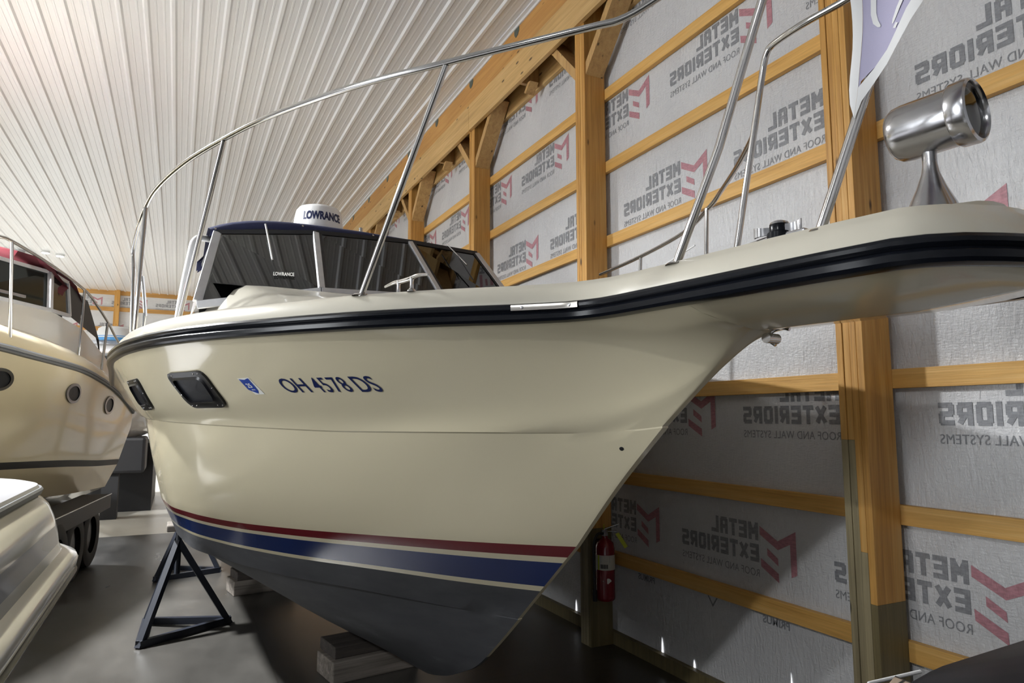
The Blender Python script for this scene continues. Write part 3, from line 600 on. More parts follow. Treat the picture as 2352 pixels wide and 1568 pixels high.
# spotlight: axis toward the bow (-s)
sp = MB().lathe([(.086,0),(.084,.008),(.076,.03),(.058,.075),(.036,.125),(.022,.165),(.018,.190),(.018,.235)], L(.308,0,.49), (0,0,1), 32).part('spotlight', M['worn'], boat, smooth=40)
ax = Vector((-1, 0, .015)); oc = L(.402, 0, .787); r_ = .078
MB().lathe([(.0005,0),(.048,.0),(.066,.008),(.075,.022),(r_,.045),(r_,.165)], oc, ax, 48).part('lamp_head', M['worn'], sp, smooth=40)
MB().lathe([(r_,.165),(.081,.166),(.085,.172),(.086,.205),(.084,.213),(.077,.217),(.073,.211),(.073,.200)], oc, ax, 48).part('lamp_bezel', M['worn'], sp, smooth=35)
MB().lathe([(.073,.203),(.063,.165),(.040,.125),(.015,.105),(.014,.135),(.0005,.14)], oc, ax, 40).part('reflector', M['chrome'], sp, smooth=50)
MB().lathe([(.0005,.209),(.04,.208),(.073,.203)], oc, ax, 40).part('lamp_lens', M['lens'], sp, smooth=60)
MB().lathe([(.0004,.004),(.006,.003),(.007,0)], Vector(oc)+ax*.19+Vector((0,.045,-.068)), (0,.55,-.83), 12).part('screw', M['chrome'], sp)
# windshield
WB = {'sc':(4.12,1.145,.73),'sm':(3.83,.45,.845),'pm':(3.75,-.40,.87),'pc':(3.70,-1.06,.80)}
WT = {'sc':(4.42,.99,1.268),'sm':(4.20,.378,1.312),'pm':(4.13,-.33,1.335),'pc':(4.19,-.965,1.345)}
def V(p): return Vector(L(*p))
order = ['sc','sm','pm','pc']
fr = MB()
for k_ in order: pass
ws = MB()
for a, c_ in zip(order[:-1], order[1:]):
    ws.beam(V(WB[a])+Vector((0,0,-.02)), V(WB[c_])+Vector((0,0,-.02)), .03, .05)
frame = ws.part('windshield_frame', M['alu'], boat, bevel=.003)
for k_, w_ in (('sc',.055),('sm',.042),('pm',.038),('pc',.045)):
    MB().beam(V(WB[k_]), V(WT[k_]), w_, .03, up=(-1,0,.3)).part('frame_post', M['alu'], frame, bevel=.004)
    d = (V(WT[k_])-V(WB[k_])).normalized(); MB().beam(V(WB[k_])+Vector((.006,-.032 if k_!='pc' else .03,0)), V(WT[k_])+Vector((.006,-.032 if k_!='pc' else .03,0)), .022, .026, up=(-1,0,.3)).part('rubber_gasket', M['blackmatte'], frame)
for a, c_ in zip(order[:-1], order[1:]):
    MB().beam(V(WT[a])+Vector((.004,0,.006)), V(WT[c_])+Vector((.004,0,.006)), .03, .028).part('top_bar', M['blackmatte'], frame)
    g = MB(); q = [V(WB[a]), V(WB[c_]), V(WT[c_]), V(WT[a])]; g.prism(q, (.005,0,0)); g.part('glass_pane', M['glass'], frame)
# side panes running aft
for sg, cb, ct_ in ((1,'sc','sc'),(-1,'pc','pc')):
    b0, t0 = WB[cb], WT[ct_]; b1 = (5.6, sg*.95, .80); t1 = (5.7, sg*.84, 1.30); g = MB(); g.prism([V(b0), V(b1), V(t1), V(t0)], (0, -.005*sg, 0)); g.part('glass_pane', M['vinyl'] if sg > 0 else M['glass'], frame)
    MB().beam(V(t0), V(t1), .03, .03).part('top_bar', M['blackmatte'], frame)
# wipers
for pts, mt in (([(4.25,.715,1.335),(4.21,.705,1.24)], 'dome'), ([(4.215,.706,1.25),(4.105,.698,1.06)], 'dome'), ([(4.11,-.645,1.36),(3.90,-.70,1.165)], 'chrome'), ([(3.99,-.668,1.25),(3.85,-.725,1.045)], 'blackmatte')):
    tube_part('wiper', pts, .0065 if mt == 'dome' else .005, mt=mt, seg=8)
# dash with display
db = MB(); db.grid([[L(s, b_, z) for b_ in (-1.0,-.5,0,.5,1.05)] for s, z in ((4.0,.84),(4.35,.90),(4.6,.89),(4.6,.5))]); db.part('dashboard', M['dark'], boat)
sc_ = MB(); sc_.prism([L(4.05,.72,.80), L(4.05,.40,.80), L(4.09,.40,.96), L(4.09,.72,.96)], (.03,0,0)); scn = sc_.part('chart_plotter', M['dark'], boat, bevel=.008)
v, f = text2d('LOWRANCE', .03); w_ = v[:,0].max(); b = MB()
def pane_pt(u_, v_):
    a = V(WB['sm']).lerp(V(WB['sc']), u_); c_ = V(WT['sm']).lerp(V(WT['sc']), u_); return a.lerp(c_, v_) + Vector((-.035, 0, 0))
b.add([pane_pt(.422 - .182*x/w_, .275 - .04*x/w_ + .055*y) for x, y in v], f); b.part('glass_lettering', M['sticker'], frame)
# navy canvas: roof, rear and side curtains
fe = [(4.46,.1),] ; cv = MB(); rows = []
def roof_z(s, b_): return 1.372 + (s-4.2)*.17 - .085*abs(b_)**5*1.0 - (s-4.2)*.06*abs(b_)**2
for s_off, dz in ((-.012,-.052),(-.02,-.02),(-.008,0.0),(.06,.014),(.3,0),(.7,0),(1.2,0),(1.7,0),(2.0,-.03),(2.02,-.12)):
    r2 = []
    for b_ in np.linspace(1.03, -1.0, 29):
        bt = b_*(1-.26*max(0,min(1,(s_off-.1)/1.6)))
        sf = 4.47 - .27*(1-abs((b_-0)/1.03)**1.3) if b_ > 0 else 4.20 + .02*abs(b_)
        s = sf + s_off; r2.append(L(s, bt, roof_z(s, b_) + dz))
    rows.append(r2)
cv.grid(rows); cv.grid([[ (p[0], p[1]*.985, p[2]-.015) for p in r] for r in rows[2:]])
top = cv.part('canvas_top', M['navy'], boat, smooth=60)
b = MB(); b.grid([[L(6.2, y, z) for y in np.linspace(.74,-.74,9)] for z in (.6, 1.0, 1.42)]); b.part('canvas_curtain_or_added_sheet', M['navy'], boat)
for b_ in (1.0, .45, -.05, -.5, -.92):
    s = (4.47 - .27*(1-abs(b_/1.03)**1.3) if b_ > 0 else 4.2); MB().lathe([(.0004,.004),(.007,.003),(.008,0)], L(s-.021, b_, roof_z(s, b_)-.015), (-1,0,0), 10).part('snap_button', M['chrome'], top)
MB().tube([L(4.42,-.05,1.41), L(4.42,-.05,1.47)], .016, 12).part('navigation_light', M['chrome'], boat, smooth=40)
# radar dome on its bracket
RD = -.048
rd = MB().lathe([(.0005,1.885),(.14,1.883),(.17,1.872),(.190,1.845),(.2,1.80),(.214,1.70),(.217,1.672),(.213,1.665)], (5.27,0,H+RD), (0,0,1), 56).part('radar_dome', M['dome'], boat, smooth=40)
MB().lathe([(.213,1.665),(.208,1.655),(.19,1.615),(.12,1.60),(.0005,1.60)], (5.27,0,H+RD), (0,0,1), 48).part('dome_base', M['grey'], rd, smooth=40)
MB().tube([L(5.27,0,1.40), L(5.27,0,1.56)], .07, 16).part('dome_pedestal', M['grey'], rd, smooth=40)
v, f = text2d('LOWRANCE', .045); w_ = v[:,0].max(); b = MB()
cd = math.atan2(-(0-0), 1)  # lettering wraps the drum, facing forward to starboard
vs = []
for x, y in v:
    a = R(124) + (x/w_)*R(96) ; z = 1.733 + .072*y; rr = .2075 + (1.738-z)*.11 + .0022; vs.append((5.27 + rr*math.cos(a), rr*math.sin(a), H + z + RD))
b.add(vs, f); b.part('dome_lettering', M['print_navy'], rd)
# ---------------------------------------------------------------- flag on the pulpit rail
fl = empty('flag', (BA[0], BA[1], 0), R(98.8), label='lilac pennant flag with white edging hanging from the pulpit rail', cat='flag')
def fw(s, z): return .288 + .012*math.sin(z*14+s*9) + .010*math.sin(s*40)
def sheet(l0, l1, z0, z1, n=14, off=0):  # left and right edge as functions of z
    rows = []
    for z in np.linspace(z0, z1, n):
        rows.append([L(l0(z)+(l1(z)-l0(z))*t_, fw(l0(z)+(l1(z)-l0(z))*t_, z)+off, z) for t_ in np.linspace(0, 1, 7)])
    return rows
le = pchip([.745,.80,.95,1.07,1.5],[.345,.353,.346,.346,.34]); re_ = pchip([.745,.78,.847,.933,.972,1.5],[.343,.327,.275,.198,.169,-.22])
li = pchip([.745,.80,.83,1.05,1.5],[.345,.334,.330,.321,.31]); ri = pchip([.745,.80,.83,.847,.987,1.5],[.344,.3335,.3285,.308,.197,-.19])
clo = MB(); clo.grid(sheet(li, ri, .80, 1.46, 20)); clo.part('flag_field', M['lilac'], fl, smooth=60)
clo = MB(); clo.grid(sheet(le, li, .745, 1.46, 20, .001)); clo.grid(sheet(ri, re_, .745, 1.46, 20, .001)); hem = clo.part('flag_hem', M['cloth'], fl, smooth=60)
def strip2(pts, w_, name='flag_mark'):
    b = MB(); pts = np.array(pts); rows = []
    for i, p in enumerate(pts):
        d = pts[min(i+1, len(pts)-1)] - pts[max(i-1, 0)]; d = d/np.linalg.norm(d); n = np.array([-d[1], d[0]])*w_[i]/2
        rows.append([L(q[0], fw(q[0], q[1]) + .0022, q[1]) for q in (p-n, p+n)])
    b.grid(rows); b.part(name, M['cloth'], fl)
strip2([(.297,1.05),(.2985,1.01),(.294,.985),(.2865,.972),(.283,.968)], [.012,.012,.012,.008,.003]); strip2([(.212,1.02),(.232,.99),(.245,.966),(.249,.956)], [.013,.013,.010,.004]); strip2([(.236,.950),(.244,.940)], [.010,.010])
tube_part('hanging_cord', [(.346,.288,1.46),(.30,.24,1.49)], .003, fl, 'dome', 6)
# ---------------------------------------------------------------- jack stands and keel blocks
def jack_stand(feet, apex, pad, lab):
    e = empty('jack_stand', (apex[0], apex[1], 0), label=lab, cat='boat stand', group='dark steel boat stands')
    l = lambda p: (p[0]-apex[0], p[1]-apex[1], p[2])
    A = l((apex[0], apex[1], apex[2]))
    for q in feet: MB().beam(l((q[0], q[1], .0)), A, .045, .045).part('leg', M['stand'], e)
    b = MB()
    for i in range(3): b.beam(l((*feet[i], .03)), l((*feet[(i+1) % 3], .03)), .045, .05)
    b.part('base_frame', M['stand'], e)
    MB().tube([(0,0,apex[2]-.25), (0,0,pad[2]-.05)], .022, 14).part('screw_post', M['stand'], e, smooth=40)
    MB().tube([l((pad[0],pad[1],pad[2]-.05)), (0,0,pad[2]-.07)], .018, 10).part('screw_handle', M['stand'], e)
    MB().box(-.13+pad[0]-apex[0], .13+pad[0]-apex[0], -.13+pad[1]-apex[1], .13+pad[1]-apex[1], pad[2]-.05, pad[2]).part('support_pad', M['old'], e, bevel=.01)
jack_stand([(-.17,5.86),(.47,6.25),(-.15,6.50)], (.06,6.17,.70), (.10,6.17,.84), 'dark steel tripod boat stand under the cruiser, nearer of the two')
jack_stand([(-.12,8.10),(.50,8.30),(-.05,8.72)], (.17,8.35,.70), (.20,8.35,.86), 'dark steel tripod boat stand half hidden behind the nearer one')
def loc_w(s, b_): return (BA[0] - math.sin(TH)*s - math.cos(TH)*b_, BA[1] + math.cos(TH)*s - math.sin(TH)*b_)
for i, (s, nm, lab) in enumerate([(3.98,0,'pale weathered timber block on the floor under the forefoot of the keel'), (6.6,0,'timber block under the after part of the keel')]):
    x, y = loc_w(s, 0); o = MB().box(-.30,.30,-.15,.15,0,.135).part('timber_block', M['old'], bevel=.008); o.location = (x, y, 0); o.rotation_euler = (0,0,R(98.8-90)); tag(o, lab, 'block', 'timber keel blocks')
x, y = loc_w(4.02, 0); o = MB().box(-.27,.27,-.14,.14,0,.075).part('timber_block', M['dark_block'], bevel=.006); o.location = (x, y, .135); o.rotation_euler = (0,0,R(98.8-90)); tag(o, 'dark timber block resting on the pale keel block', 'block', 'timber keel blocks')
x, y = loc_w(6.6, 0); o = MB().box(-.27,.27,-.14,.14,0,.08).part('timber_block', M['dark_block'], bevel=.006); o.location = (x, y, .135); o.rotation_euler = (0,0,R(98.8-90)); tag(o, 'dark timber block stacked under the after part of the keel', 'block', 'timber keel blocks')
# ---------------------------------------------------------------- fire extinguisher
xc, yc = 2.875, 4.335
e = empty('fire_extinguisher', (xc, yc, H-1.315), label='red fire extinguisher with yellow tag hanging on the wooden post', cat='fire extinguisher')
MB().lathe([(.0005,0),(.060,.0),(.068,.008),(.070,.02),(.070,.37),(.062,.405),(.040,.43),(.022,.44),(.020,.455),(.0005,.455)], seg=40).part('cylinder', M['red'], e, smooth=40)
MB().lathe([(.0712,.22),(.0712,.325)], seg=40).part('label', M['label'], e, smooth=60, label='pale printed paper label')
b = MB()
for k_ in range(5):
    a0 = R(-150 + k_*9); b.add([(.0722*math.cos(a), .0722*math.sin(a), z) for a, z in ((a0,.232),(a0+R(6),.232),(a0+R(6),.262),(a0,.262))], [(0,1,2,3)])
for k_ in range(6): b.add([(.0722*math.cos(a), .0722*math.sin(a), z) for a, z in ((R(-150),.275+.008*k_),(R(-95),.275+.008*k_),(R(-95),.278+.008*k_),(R(-150),.278+.008*k_))], [(0,1,2,3)])
b.part('label_print', M['blackmatte'], e)
MB().add([(.0722*math.cos(R(a)), .0722*math.sin(R(a)), z) for a, z in ((-170,.22),(-160,.22),(-160,.325),(-170,.325))], [(0,1,2,3)]).part('label_print', M['yellow'], e)
MB().add([(.0715*math.cos(R(a)), .0715*math.sin(R(a)), z) for a, z in ((-140,.145),(-108,.125),(-85,.145),(-95,.16),(-108,.165))], [(0,1,2,3,4)]).part('sticker', M['sticker'], e)
b = MB(); b.box(-.018,.018,-.018,.018,.45,.50); b.beam((0,.01,.50),(.09,-.06,.545),.02,.008); b.beam((0,.01,.485),(.07,-.05,.49),.02,.008); b.part('valve', M['worn'], e, bevel=.003)
b = MB(); b.tube(smoothpath([(-.02,-.01,.475),(-.07,-.01,.47),(-.095,0,.40),(-.095,0,.2),(-.092,0,.08)], 5), .010, 10); b.tube([(-.092,0,.08),(-.092,0,.0)], .016, 10); b.part('hose', M['blackmatte'], e, smooth=40)
b = MB(); b.prism([(.045,-.07,.475),(.065,-.085,.485),(.125,-.11,.385),(.105,-.098,.37)], (.002,.002,0)); b.part('inspection_tag', M['yellow'], e)
b = MB(); b.beam((.0,.01,.50),(-.02,-.02,.54),.006,.006); b.part('pull_pin', M['yellow'], e)
MB().box(-.03,.03,.07,.093,.10,.42).part('wall_bracket', M['blackmatte'], e)
# ---------------------------------------------------------------- second cruiser, burgundy top
A2 = (-2.74, 4.6); RZ2 = R(90-7)
b2 = empty('motor_boat', (A2[0], A2[1], 0), RZ2, label='aged cream cruiser with burgundy canvas top and oval portholes on a trailer', cat='boat')
# local x = aft, y = starboard; the visible port side has negative y
def rw2(pts): 
    q = row(pts, np.linspace(0,1,60)**1.2); return q
S0 = [(0,.01,.62),(.8,.48,.62),(1.6,.82,.61),(2.2,.98,.60),(2.63,1.07,.585),(3.0,1.15,.56),(3.4,1.235,.535),(4.03,1.32,.50),(4.95,1.385,.39),(5.5,1.42,.28),(6.0,1.445,.14),(6.2,1.45,.08)]
K0 = [(.25,.01,.20),(1.0,.40,.20),(1.8,.78,.18),(2.88,1.03,.13),(3.87,1.26,.07),(5.14,1.36,-.07),(5.8,1.39,-.18),(6.2,1.40,-.27)]
B0 = [(.7,.01,-.30),(1.4,.38,-.33),(2.2,.76,-.36),(3.0,1.0,-.39),(4.2,1.21,-.44),(5.2,1.30,-.50),(6.15,1.335,-.54)]
B1 = [(.75,.01,-.37),(1.4,.36,-.40),(2.2,.735,-.43),(3.0,.98,-.455),(4.2,1.195,-.51),(5.2,1.28,-.57),(6.15,1.315,-.61)]
C0 = [(1.1,.01,-.60),(1.8,.35,-.66),(2.6,.66,-.72),(3.6,.93,-.78),(4.8,1.10,-.85),(6.1,1.2,-.89)]
Q0 = [(1.6,.01,-.85),(2.6,.2,-1.02),(4,.35,-1.10),(5.2,.5,-1.13),(6.0,.6,-1.14)]; Z0 = [(1.9,.005,-.95),(3,.005,-1.2),(6.0,.005,-1.25)]
def side2(sg):
    A = catmull([rw2(S0), rw2([(s*1.0+.1, (b_*.55 + pchip([p[0] for p in K0],[p[1] for p in K0])(s)*.45), (z*.5 + pchip([p[0] for p in K0],[p[2] for p in K0])(s)*.5)) for s, b_, z in S0]), rw2(K0)], 3)
    B = catmull([rw2(K0), rw2(B0)], 4)[1:]; D = [rw2(B1)] + catmull([rw2(B1), rw2(C0)], 3)[1:]; Z = catmull([rw2(C0), rw2(Q0), rw2(Z0)], 3)[1:]
    rows = A + B + D + Z; mm = [0]*(len(A)+len(B)-1) + [1] + [0]*(len(D)-1) + [0]*len(Z); return [[(p[0], p[1]*sg, p[2]+H) for p in r] for r in rows], mm
hb2 = MB(); pr_, mm = side2(-1); stb, _ = side2(1); hb2.grid(pr_, mm); hb2.grid(stb, mm); hb2.grid([[r[-1] for r in pr_], [r[-1] for r in stb]], 0)
h2 = hb2.part('hull', [M['gel2'], M['blackmatte']], b2, smooth=28, merge=1e-4)
_T2 = BVHTree.FromPolygons([Vector(v) for r in pr_ for v in r], [(i*60+j, i*60+j+1, (i+1)*60+j+1, (i+1)*60+j) for i in range(len(pr_)-1) for j in range(59)])
def on2(s, z, off=.002):
    loc, nor, _, _ = _T2.ray_cast(Vector((s, -3, z+H)), Vector((0, 1, 0)))
    if loc is None: return Vector((s, -1, z+H))
    if nor.y > 0: nor = -nor
    return loc + nor*off
s0r = row(S0, np.linspace(0,1,60)**1.2)
for sg in (-1, 1): 
    rb = MB(); rb.grid([[(p[0], sg*(p[1]+o), p[2]+H+z) for p in s0r] for o, z in ((-.01,.045),(.018,.042),(.03,.028),(.03,.006),(.022,0),(.028,-.006),(.022,-.02),(-.01,-.025))]); rb.part('rub_rail', M['grey'], b2, smooth=30)
dk2 = MB(); rows = []
for f in (-1.0,-.97,-.93,-.86,-.75,-.6,-.4,0,.4,.6,.75,.86,.93,.97,1.0):
    rr2 = []
    for p in s0r:
        a = abs(f); z = .045 + (.0 if a > .99 else .10 if a > .96 else .16 if a > .9 else .20); tk = max(0, min(1, (p[0]-1.4)/2.2))*.36*(1 if a < .7 else .25 if a < .8 else 0)
        rr2.append((p[0], f*p[1], p[2]+H+z*min(1, p[1]/.4) + tk))
    rows.append(rr2)
dk2.grid(rows); dk2.part('deck', M['gel2'], b2, smooth=35, merge=1e-4)
for s, z, w_, h_ in ((2.72,.33,.20,.10),(3.98,.255,.17,.105),(5.15,.155,.17,.11)):
    ring_ = [(s + w_*math.cos(t_), z + h_*math.sin(t_)) for t_ in np.linspace(0, 2*math.pi, 28, endpoint=False)]
    inn = [(s + w_*.78*math.cos(t_), z + h_*.74*math.sin(t_)) for t_ in np.linspace(0, 2*math.pi, 28, endpoint=False)]
    pb = MB(); pb.grid([[on2(*p, o) for p in pl] for pl, o in ((ring_, 0), (ring_, .014), (inn, .016), (inn, .004))], close=True); po = pb.part('porthole', M['dark_ring'], b2, smooth=40)
    q = [on2(*p, .006) for p in inn]; c_ = on2(s, z, .006); g = MB(); g.add(q + [c_], [(i, (i+1) % 28, 28) for i in range(28)]); g.part('porthole_pane', M['vinyl_black'], po)
# cabin side, windshield, canvas
def L2(s, b_, z): return (s, b_, z + H)
cs = MB()
cs.grid([[L2(1.9,.9,.72),L2(1.9,0,.80),L2(2.0,-.8,.72),L2(3.84,-1.08,.68),L2(4.9,-1.16,.60),L2(6.0,-1.2,.5)], [L2(2.6,1.0,1.05),L2(2.5,0,1.07),L2(2.7,-.72,1.06),L2(3.86,-1.05,1.10),L2(4.9,-1.12,1.02),L2(6.0,-1.16,.75)], [L2(3,1.0,1.05),L2(2.9,0,1.07),L2(3.1,-.7,1.06),L2(4.2,-.6,1.08),L2(4.9,-.9,1.02),L2(6.0,-.9,.75)]])
MB().grid([[L2(3.3,1.0,1.0),L2(3.3,-.6,1.0),L2(4.35,-1.0,1.0)],[L2(3.3,.9,1.66),L2(3.35,-.55,1.66),L2(4.4,-.95,1.6)]]).part('canvas_curtain_or_added_sheet', M['dark'], b2)  # dark sheet added behind the windshield so the cabin looks unlit
cs.part('cabin_side', M['white'], b2, smooth=20)
MB().prism([L2(2.66,-.735,1.00), L2(3.3,-.93,1.03), L2(3.28,-.93,.98), L2(2.66,-.735,.95)], (0,-.008,0)).part('locker_hatch', M['white'], b2)
ws2 = MB(); q = {'bl':(2.55,.75,1.05),'bc':(2.72,-.70,1.09),'bp':(3.86,-1.05,1.10),'tl':(2.85,.7,1.50),'tc':(3.05,-.64,1.50),'tp':(4.02,-.99,1.52),'b3':(4.40,-1.09,1.12),'t3':(4.48,-1.03,1.50),'b4':(5.6,-1.13,.98),'t4':(5.3,-1.05,1.42)}
for a, c_ in (('bl','bc'),('bc','bp'),('tl','tc'),('tc','tp'),('tp','t3'),('bp','b3')): ws2.beam(L2(*q[a]), L2(*q[c_]), .035, .035)
f2 = ws2.part('windshield_frame', M['alu'], b2)
MB().beam(L2(*q['bp']), L2(*q['tp']), .10, .04, up=(0,-1,0)).part('frame_post', M['alu'], f2, bevel=.005); MB().beam(L2(*q['b3']), L2(*q['t3']), .045, .035, up=(0,-1,0)).part('frame_post', M['alu'], f2); MB().beam(L2(*q['bc']), L2(*q['tc']), .05, .035, up=(0,-1,0)).part('frame_post', M['alu'], f2)
for a, c_, d_, g_ in (('bl','bc','tc','tl'),('bc','bp','tp','tc'),('bp','b3','t3','tp')): MB().prism([L2(*q[k_]) for k_ in (a, c_, d_, g_)], (.004,.003,0)).part('glass_pane', M['dark_glass'], f2)
b = MB(); b.grid([[L2(*q['b3']), L2(*q['b4']), L2(5.75,-1.15,.55)], [L2(*q['t3']), L2(*q['t4']), L2(5.6,-1.12,.9)]]); b.grid([[L2(4.6,-1.0,.6),L2(4.6,1,.6)],[L2(4.6,-.95,1.5),L2(4.6,.95,1.5)]]); b.part('canvas_curtain_or_added_sheet', M['blackmatte'], b2)
cn = MB(); rows = []
for s, z in ((2.80,1.50),(2.85,1.555),(3.0,1.62),(3.5,1.72),(4.0,1.74),(4.4,1.70),(4.7,1.55),(4.8,1.3)):
    rows.append([L2(s+.30*max(0,-y) + (1.0*max(0,-y-.62)/.4 if s < 3.2 and y < -.62 else 0), y, z - .11*abs(y)**3 - (.06 if abs(y) > .98 else 0)) for y in np.linspace(.95,-1.06,15)])
cn.grid(rows); cn.part('canvas_top', M['burgundy'], b2, smooth=60)
b = MB(); b.beam(L2(2.5,-.66,1.15), L2(3.35,-.98,1.15), .02, .025); b.part('wiper', M['worn'], b2)
def tube2(name, pts, r=.014): MB().tube([L2(*p) for p in pts], r, 12).part(name, M['chrome'], b2, smooth=50)
tube2('top_rail', smoothpath([(.3,-.1,1.40),(.9,-.45,1.43),(1.6,-.8,1.46),(2.27,-1.06,1.48),(2.54,-1.1,1.50),(3.3,-1.2,1.455),(4.11,-1.29,1.37),(4.5,-1.33,1.26),(4.86,-1.37,1.12),(5.15,-1.39,1.0),(5.45,-1.41,.88),(5.6,-1.42,.66)], 5))
for a, c_ in (((2.77,-1.07,.70),(2.54,-1.1,1.49)), ((4.09,-1.28,.66),(4.11,-1.29,1.365)), ((4.75,-1.36,.55),(4.86,-1.37,1.11)), ((1.3,-.63,.74),(1.2,-.6,1.45))): tube2('rail_stanchion', [a, c_])
# trailer under it
tr2 = empty('boat_trailer', (A2[0], A2[1], 0), RZ2, label='black multi-axle boat trailer under the burgundy-topped cruiser', cat='trailer')
def inv2(x, y):
    dx, dy = x-A2[0], y-A2[1]; ca, sa = math.cos(RZ2), math.sin(RZ2); return dx*ca + dy*sa, -dx*sa + dy*ca
for (wx, wy) in ((-1.02,7.62),(-.97,8.42),(-.90,9.22)):
    sx_, sy_ = inv2(wx, wy)
    for sg in (1, -1):
        yy = sy_ if sg > 0 else -sy_
        w = MB().lathe([(.20,-.10),(.30,-.11),(.345,-.09),(.36,-.05),(.36,.05),(.345,.09),(.30,.11),(.20,.10)], (sx_, yy, .36), (0,1,0), 36).part('wheel', M['tyre'], tr2, smooth=40)
        MB().lathe([(.0005,-.06),(.08,-.07),(.2,-.05),(.2,.05),(.0005,.05)], (sx_, yy, .36), (0,1,0), 24).part('wheel_rim', M['grey'], w, smooth=40)
c0 = inv2(-.97, 8.42)
fb = MB(); fb.box(c0[0]-1.3, c0[0]+1.3, c0[1]-.14, c0[1]+.16, .74, .76); fb.box(c0[0]-1.3, c0[0]+1.3, c0[1]-.142, c0[1]-.13, .60, .76); fb.prism([(c0[0]-1.3, c0[1]-.14, .76),(c0[0]-1.3, c0[1]-.14,.74),(c0[0]-1.55, c0[1]-.14,.35),(c0[0]-1.55, c0[1]-.14,.38)], (0,.3,0)); fb.part('fender', M['blackmatte'], tr2)
MB().tube([(c0[0]-1.55, c0[1]-.145, .37),(c0[0]-1.3, c0[1]-.145, .762),(c0[0]+1.3, c0[1]-.145, .762)], .006, 6).part('fender_trim', M['worn'], tr2)
fb = MB()
for yy in (-.75,.75): fb.beam((1.0, yy*.5, .5), (2.5, yy, .5), .08, .12); fb.box(2.5, 6.4, yy-.04, yy+.04, .44, .56)
for s in (2.6, 4.0, 5.4, 6.3): fb.box(s-.04, s+.04, -.85, .85, .40, .48)
fb.beam((-1.2,0,.45),(1.0,.37,.5),.08,.1); fb.beam((-1.2,0,.45),(1.0,-.37,.5),.08,.1)
for s in (c0[0]-.8, c0[0], c0[0]+.8): fb.box(s-.035, s+.035, c0[1], -c0[1], .33, .39)
fb.part('trailer_frame', M['blackmatte'], tr2)
MB().box(2.4,6.2,-.72,-.6,.555,.62).part('bunk', M['dark_block'], tr2); MB().box(2.4,6.2,.6,.72,.555,.62).part('bunk', M['dark_block'], tr2)
b = MB(); b.box(-1.3,-1.1,-.04,.04,0,.45); b.part('jack_leg', M['blackmatte'], tr2)
# ---------------------------------------------------------------- white runabout in the left foreground
b3 = empty('small_boat', (-1.6, 3.2, 0), 0, label='glossy white small boat deck corner in the lower left foreground', cat='boat')
def loop3(x1, y1, r, z, n=14):  # rounded rectangle, big radius on the visible +x +y corner
    x0, y0 = -1.0, -2.6; pts = []
    for cx_, cy_, a0, rr in ((x1-r, y1-r, 0, r), (x0+.5, y1-.5, 90, .5), (x0+.3, y0+.3, 180, .3), (x1-.3, y0+.3, 270, .3)):
        for k_ in range(n): a = R(a0 + 90*k_/(n-1)); pts.append((cx_ + rr*math.cos(a), cy_ + rr*math.sin(a), z))
    return pts
def z3(ze): return ze + H + .02
def skin3(lv, name, mats, mi=0, cap=False, **k):
    b = MB(); rows = [loop3(x1, y1, r_, z3(z)) for x1, y1, r_, z in lv]; b.grid(rows, mi, close=True)
    if cap: b.add(rows[-1], [tuple(range(len(rows[-1])))])
    return b.part(name, mats, b3, **k)
lv = [(1.115,2.24,.90,-.86),(1.135,2.27,.90,-.835),(1.14,2.275,.90,-.80),(1.13,2.26,.89,-.778),(1.10,2.22,.88,-.758),(1.065,2.18,.87,-.742),(1.05,2.16,.86,-.70),(1.045,2.15,.86,-.655),(1.035,2.14,.86,-.60),(1.03,2.135,.86,-.575),(1.02,2.12,.86,-.54),(1.00,2.10,.85,-.49),(.97,2.06,.84,-.45),(.93,2.01,.82,-.425),(.87,1.95,.8,-.408),(.8,1.88,.78,-.40),(.6,1.7,.7,-.39)]
skin3(lv, 'deck', [M['white'], M['ledge']], [0]*6 + [1,1] + [0,0] + [0]*6, cap=True, smooth=38)
skin3([(1.10,2.22,.90,-.895),(1.13,2.26,.90,-.888),(1.14,2.275,.90,-.865),(1.115,2.24,.90,-.858)], 'rub_rail', M['black'], smooth=35)
skin3([(1.10,2.22,.90,-.885),(1.06,2.1,.9,-1.0),(1.0,1.9,.85,-1.1),(.88,1.5,.8,-1.3),(.5,.9,.6,-1.5),(.1,.5,.4,-1.57)], 'hull', M['gel'], cap=True, smooth=40)
skin3([(.945,1.98,.72,-.43),(.95,1.985,.72,-.398),(.94,1.975,.72,-.380),(.90,1.935,.70,-.368),(.7,1.7,.6,-.362)], 'sun_pad', M['pad'], cap=True, smooth=38)
skin3([(.958,1.995,.73,-.43),(.966,2.0,.73,-.405),(.958,1.995,.73,-.394),(.946,1.98,.72,-.396)], 'pad_edging', M['grey'], smooth=35)
b = MB(); b.box(-.7,.3,-1.8,-1.7,.0,.14); b.box(-.7,.3,.1,.2,.0,.14); b.part('cradle_beam', M['dark_block'], b3)
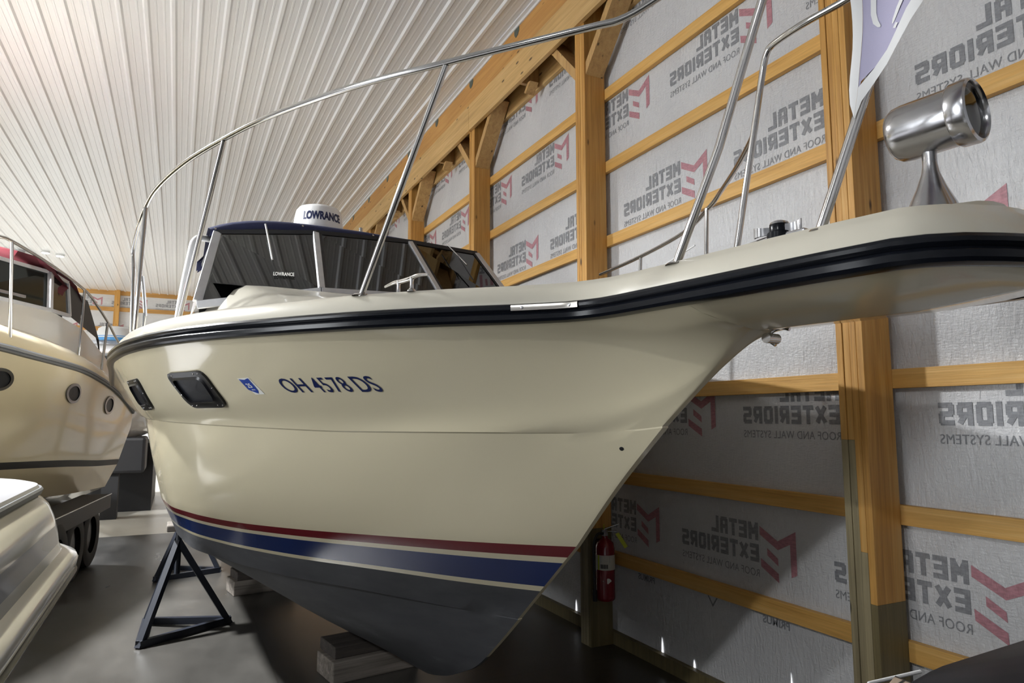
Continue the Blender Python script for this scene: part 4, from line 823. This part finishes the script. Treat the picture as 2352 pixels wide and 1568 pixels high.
# ---------------------------------------------------------------- dark covered bow under the pulpit
dk3 = empty('covered_boat', (1.58, .115, 0), R(-8), label='dark vinyl covered boat edge with white piping in the lower right corner', cat='boat')
def loopd(x0, x1, y1, r, z, n=7):
    y0 = -1.6; pts = []
    for cx_, cy_, a0 in ((x1-r, y1-r, 0), (x0+r, y1-r, 90), (x0+r, y0+r, 180), (x1-r, y0+r, 270)):
        for k_ in range(n): a = R(a0 + 90*k_/(n-1)); pts.append((cx_ + r*math.cos(a), cy_ + r*math.sin(a), z + .065 + .12*((cx_ + r*math.cos(a))) ))
    return pts
cvd = MB(); lvd = [(-.62,.9,.62,.12,1.02),(-.66,.93,.66,.14,1.12),(-.655,.93,.655,.14,1.19),(-.60,.90,.61,.14,1.235),(-.45,.8,.5,.15,1.27),(-.2,.6,.3,.15,1.285)]
cvd.grid([loopd(*q) for q in lvd], close=True); tp = loopd(*lvd[-1]); cvd.add(tp, [tuple(range(len(tp)))]); cvd.part('vinyl_cover', M['vinyl_black'], dk3, smooth=40)
cvd = MB(); cvd.grid([loopd(-.60,.88,.60,.12,1.03), loopd(-.55,.85,.5,.12,.8), loopd(-.3,.6,.2,.1,.45), loopd(-.1,.4,.1,.05,.33)], close=True); cvd.part('hull', M['blackmatte'], dk3, smooth=40)
MB().box(-.3,.5,-1.2,-.1,0,.36).part('cradle_beam', M['dark_block'], dk3)
MB().tube([(-.672,.30,1.19),(-.668,.53,1.19),(-.64,.62,1.196),(-.56,.672,1.206),(-.44,.674,1.212)], .0035, 8).part('piping', M['cloth'], dk3, smooth=50)
MB().grid([[(-.665,y,1.17) for y in (.3,.4,.53)], [(-.61,y,1.22) for y in (.3,.4,.60)], [(-.555,y,1.236) for y in (.3,.4,.62)]]).part('side_panel', M['honey'], dk3)
# ---------------------------------------------------------------- far white boat between the two cruisers
b4 = empty('motor_boat', (-.95, 13.4, 0), R(90), label='small distant white boat with hardtop seen between the two cruisers', cat='boat')
def P4(x, y, z): return (y-13.4, -(x+.95), z+H)   # local x = away from camera, y = toward -X
hh = MB()
def sec4(y, w_, zt): return [P4(-.95-w_, y, zt), P4(-.95-w_*.97, y, .3), P4(-.95-w_*.85, y, -.15), P4(-.95, y, -.5), P4(-.95+w_*.85, y, -.15), P4(-.95+w_*.97, y, .3), P4(-.95+w_, y, zt)]
hh.grid([sec4(13.1, .05, .82), sec4(13.5, .40, .80), sec4(14.2, .75, .78), sec4(15.5, .9, .72), sec4(18, .85, .70)]); hh.grid([[P4(-.95-w_, y, z), P4(-.95+w_, y, z)] for y, w_, z in ((13.1,.05,.82),(13.5,.40,.84),(14.2,.75,.84),(18,.85,.72))]); hh.part('hull', M['white'], b4, smooth=40)
MB().prism([P4(-1.5,14.0,.83),P4(-1.5,14.6,1.2),P4(-.45,14.6,1.2),P4(-.45,14.0,.83)], (.03,0,0)).part('windscreen', M['lens'], b4)
b = MB(); b.prism([P4(-1.55,13.9,1.30),P4(-.5,13.9,1.30),P4(-.5,16,1.34),P4(-1.55,16,1.34)], (0,0,.06)); b.part('hardtop', M['alu'], b4)
for x in (-1.45,-.6): MB().tube([P4(x,14.2,.8),P4(x,14.4,1.3)], .025, 8).part('hardtop_post', M['grey'], b4)
rdm = MB().lathe([(.0005,.26),(.22,.25),(.27,.22),(.30,.08),(.30,.05)], P4(-1.06,14.0,1.36), (0,0,1), 32).part('radar_dome', M['dome'], b4, smooth=40); MB().lathe([(.302,.08),(.29,.0),(.0005,.0)], P4(-1.06,14.0,1.36), (0,0,1), 32).part('dome_band', M['skyblue'], rdm)
MB().box(.9,3.6,-.6,.6,0,H-.45).part('trailer_body', M['blackmatte'], b4)
w = MB().box(-.2,.9,-.5,.5,.75,1.35).part('engine_cover', M['blackmatte'], b4, bevel=.05); MB().box(-.1,.2,-.12,.12,.0,.75).part('engine_leg', M['blackmatte'], b4)
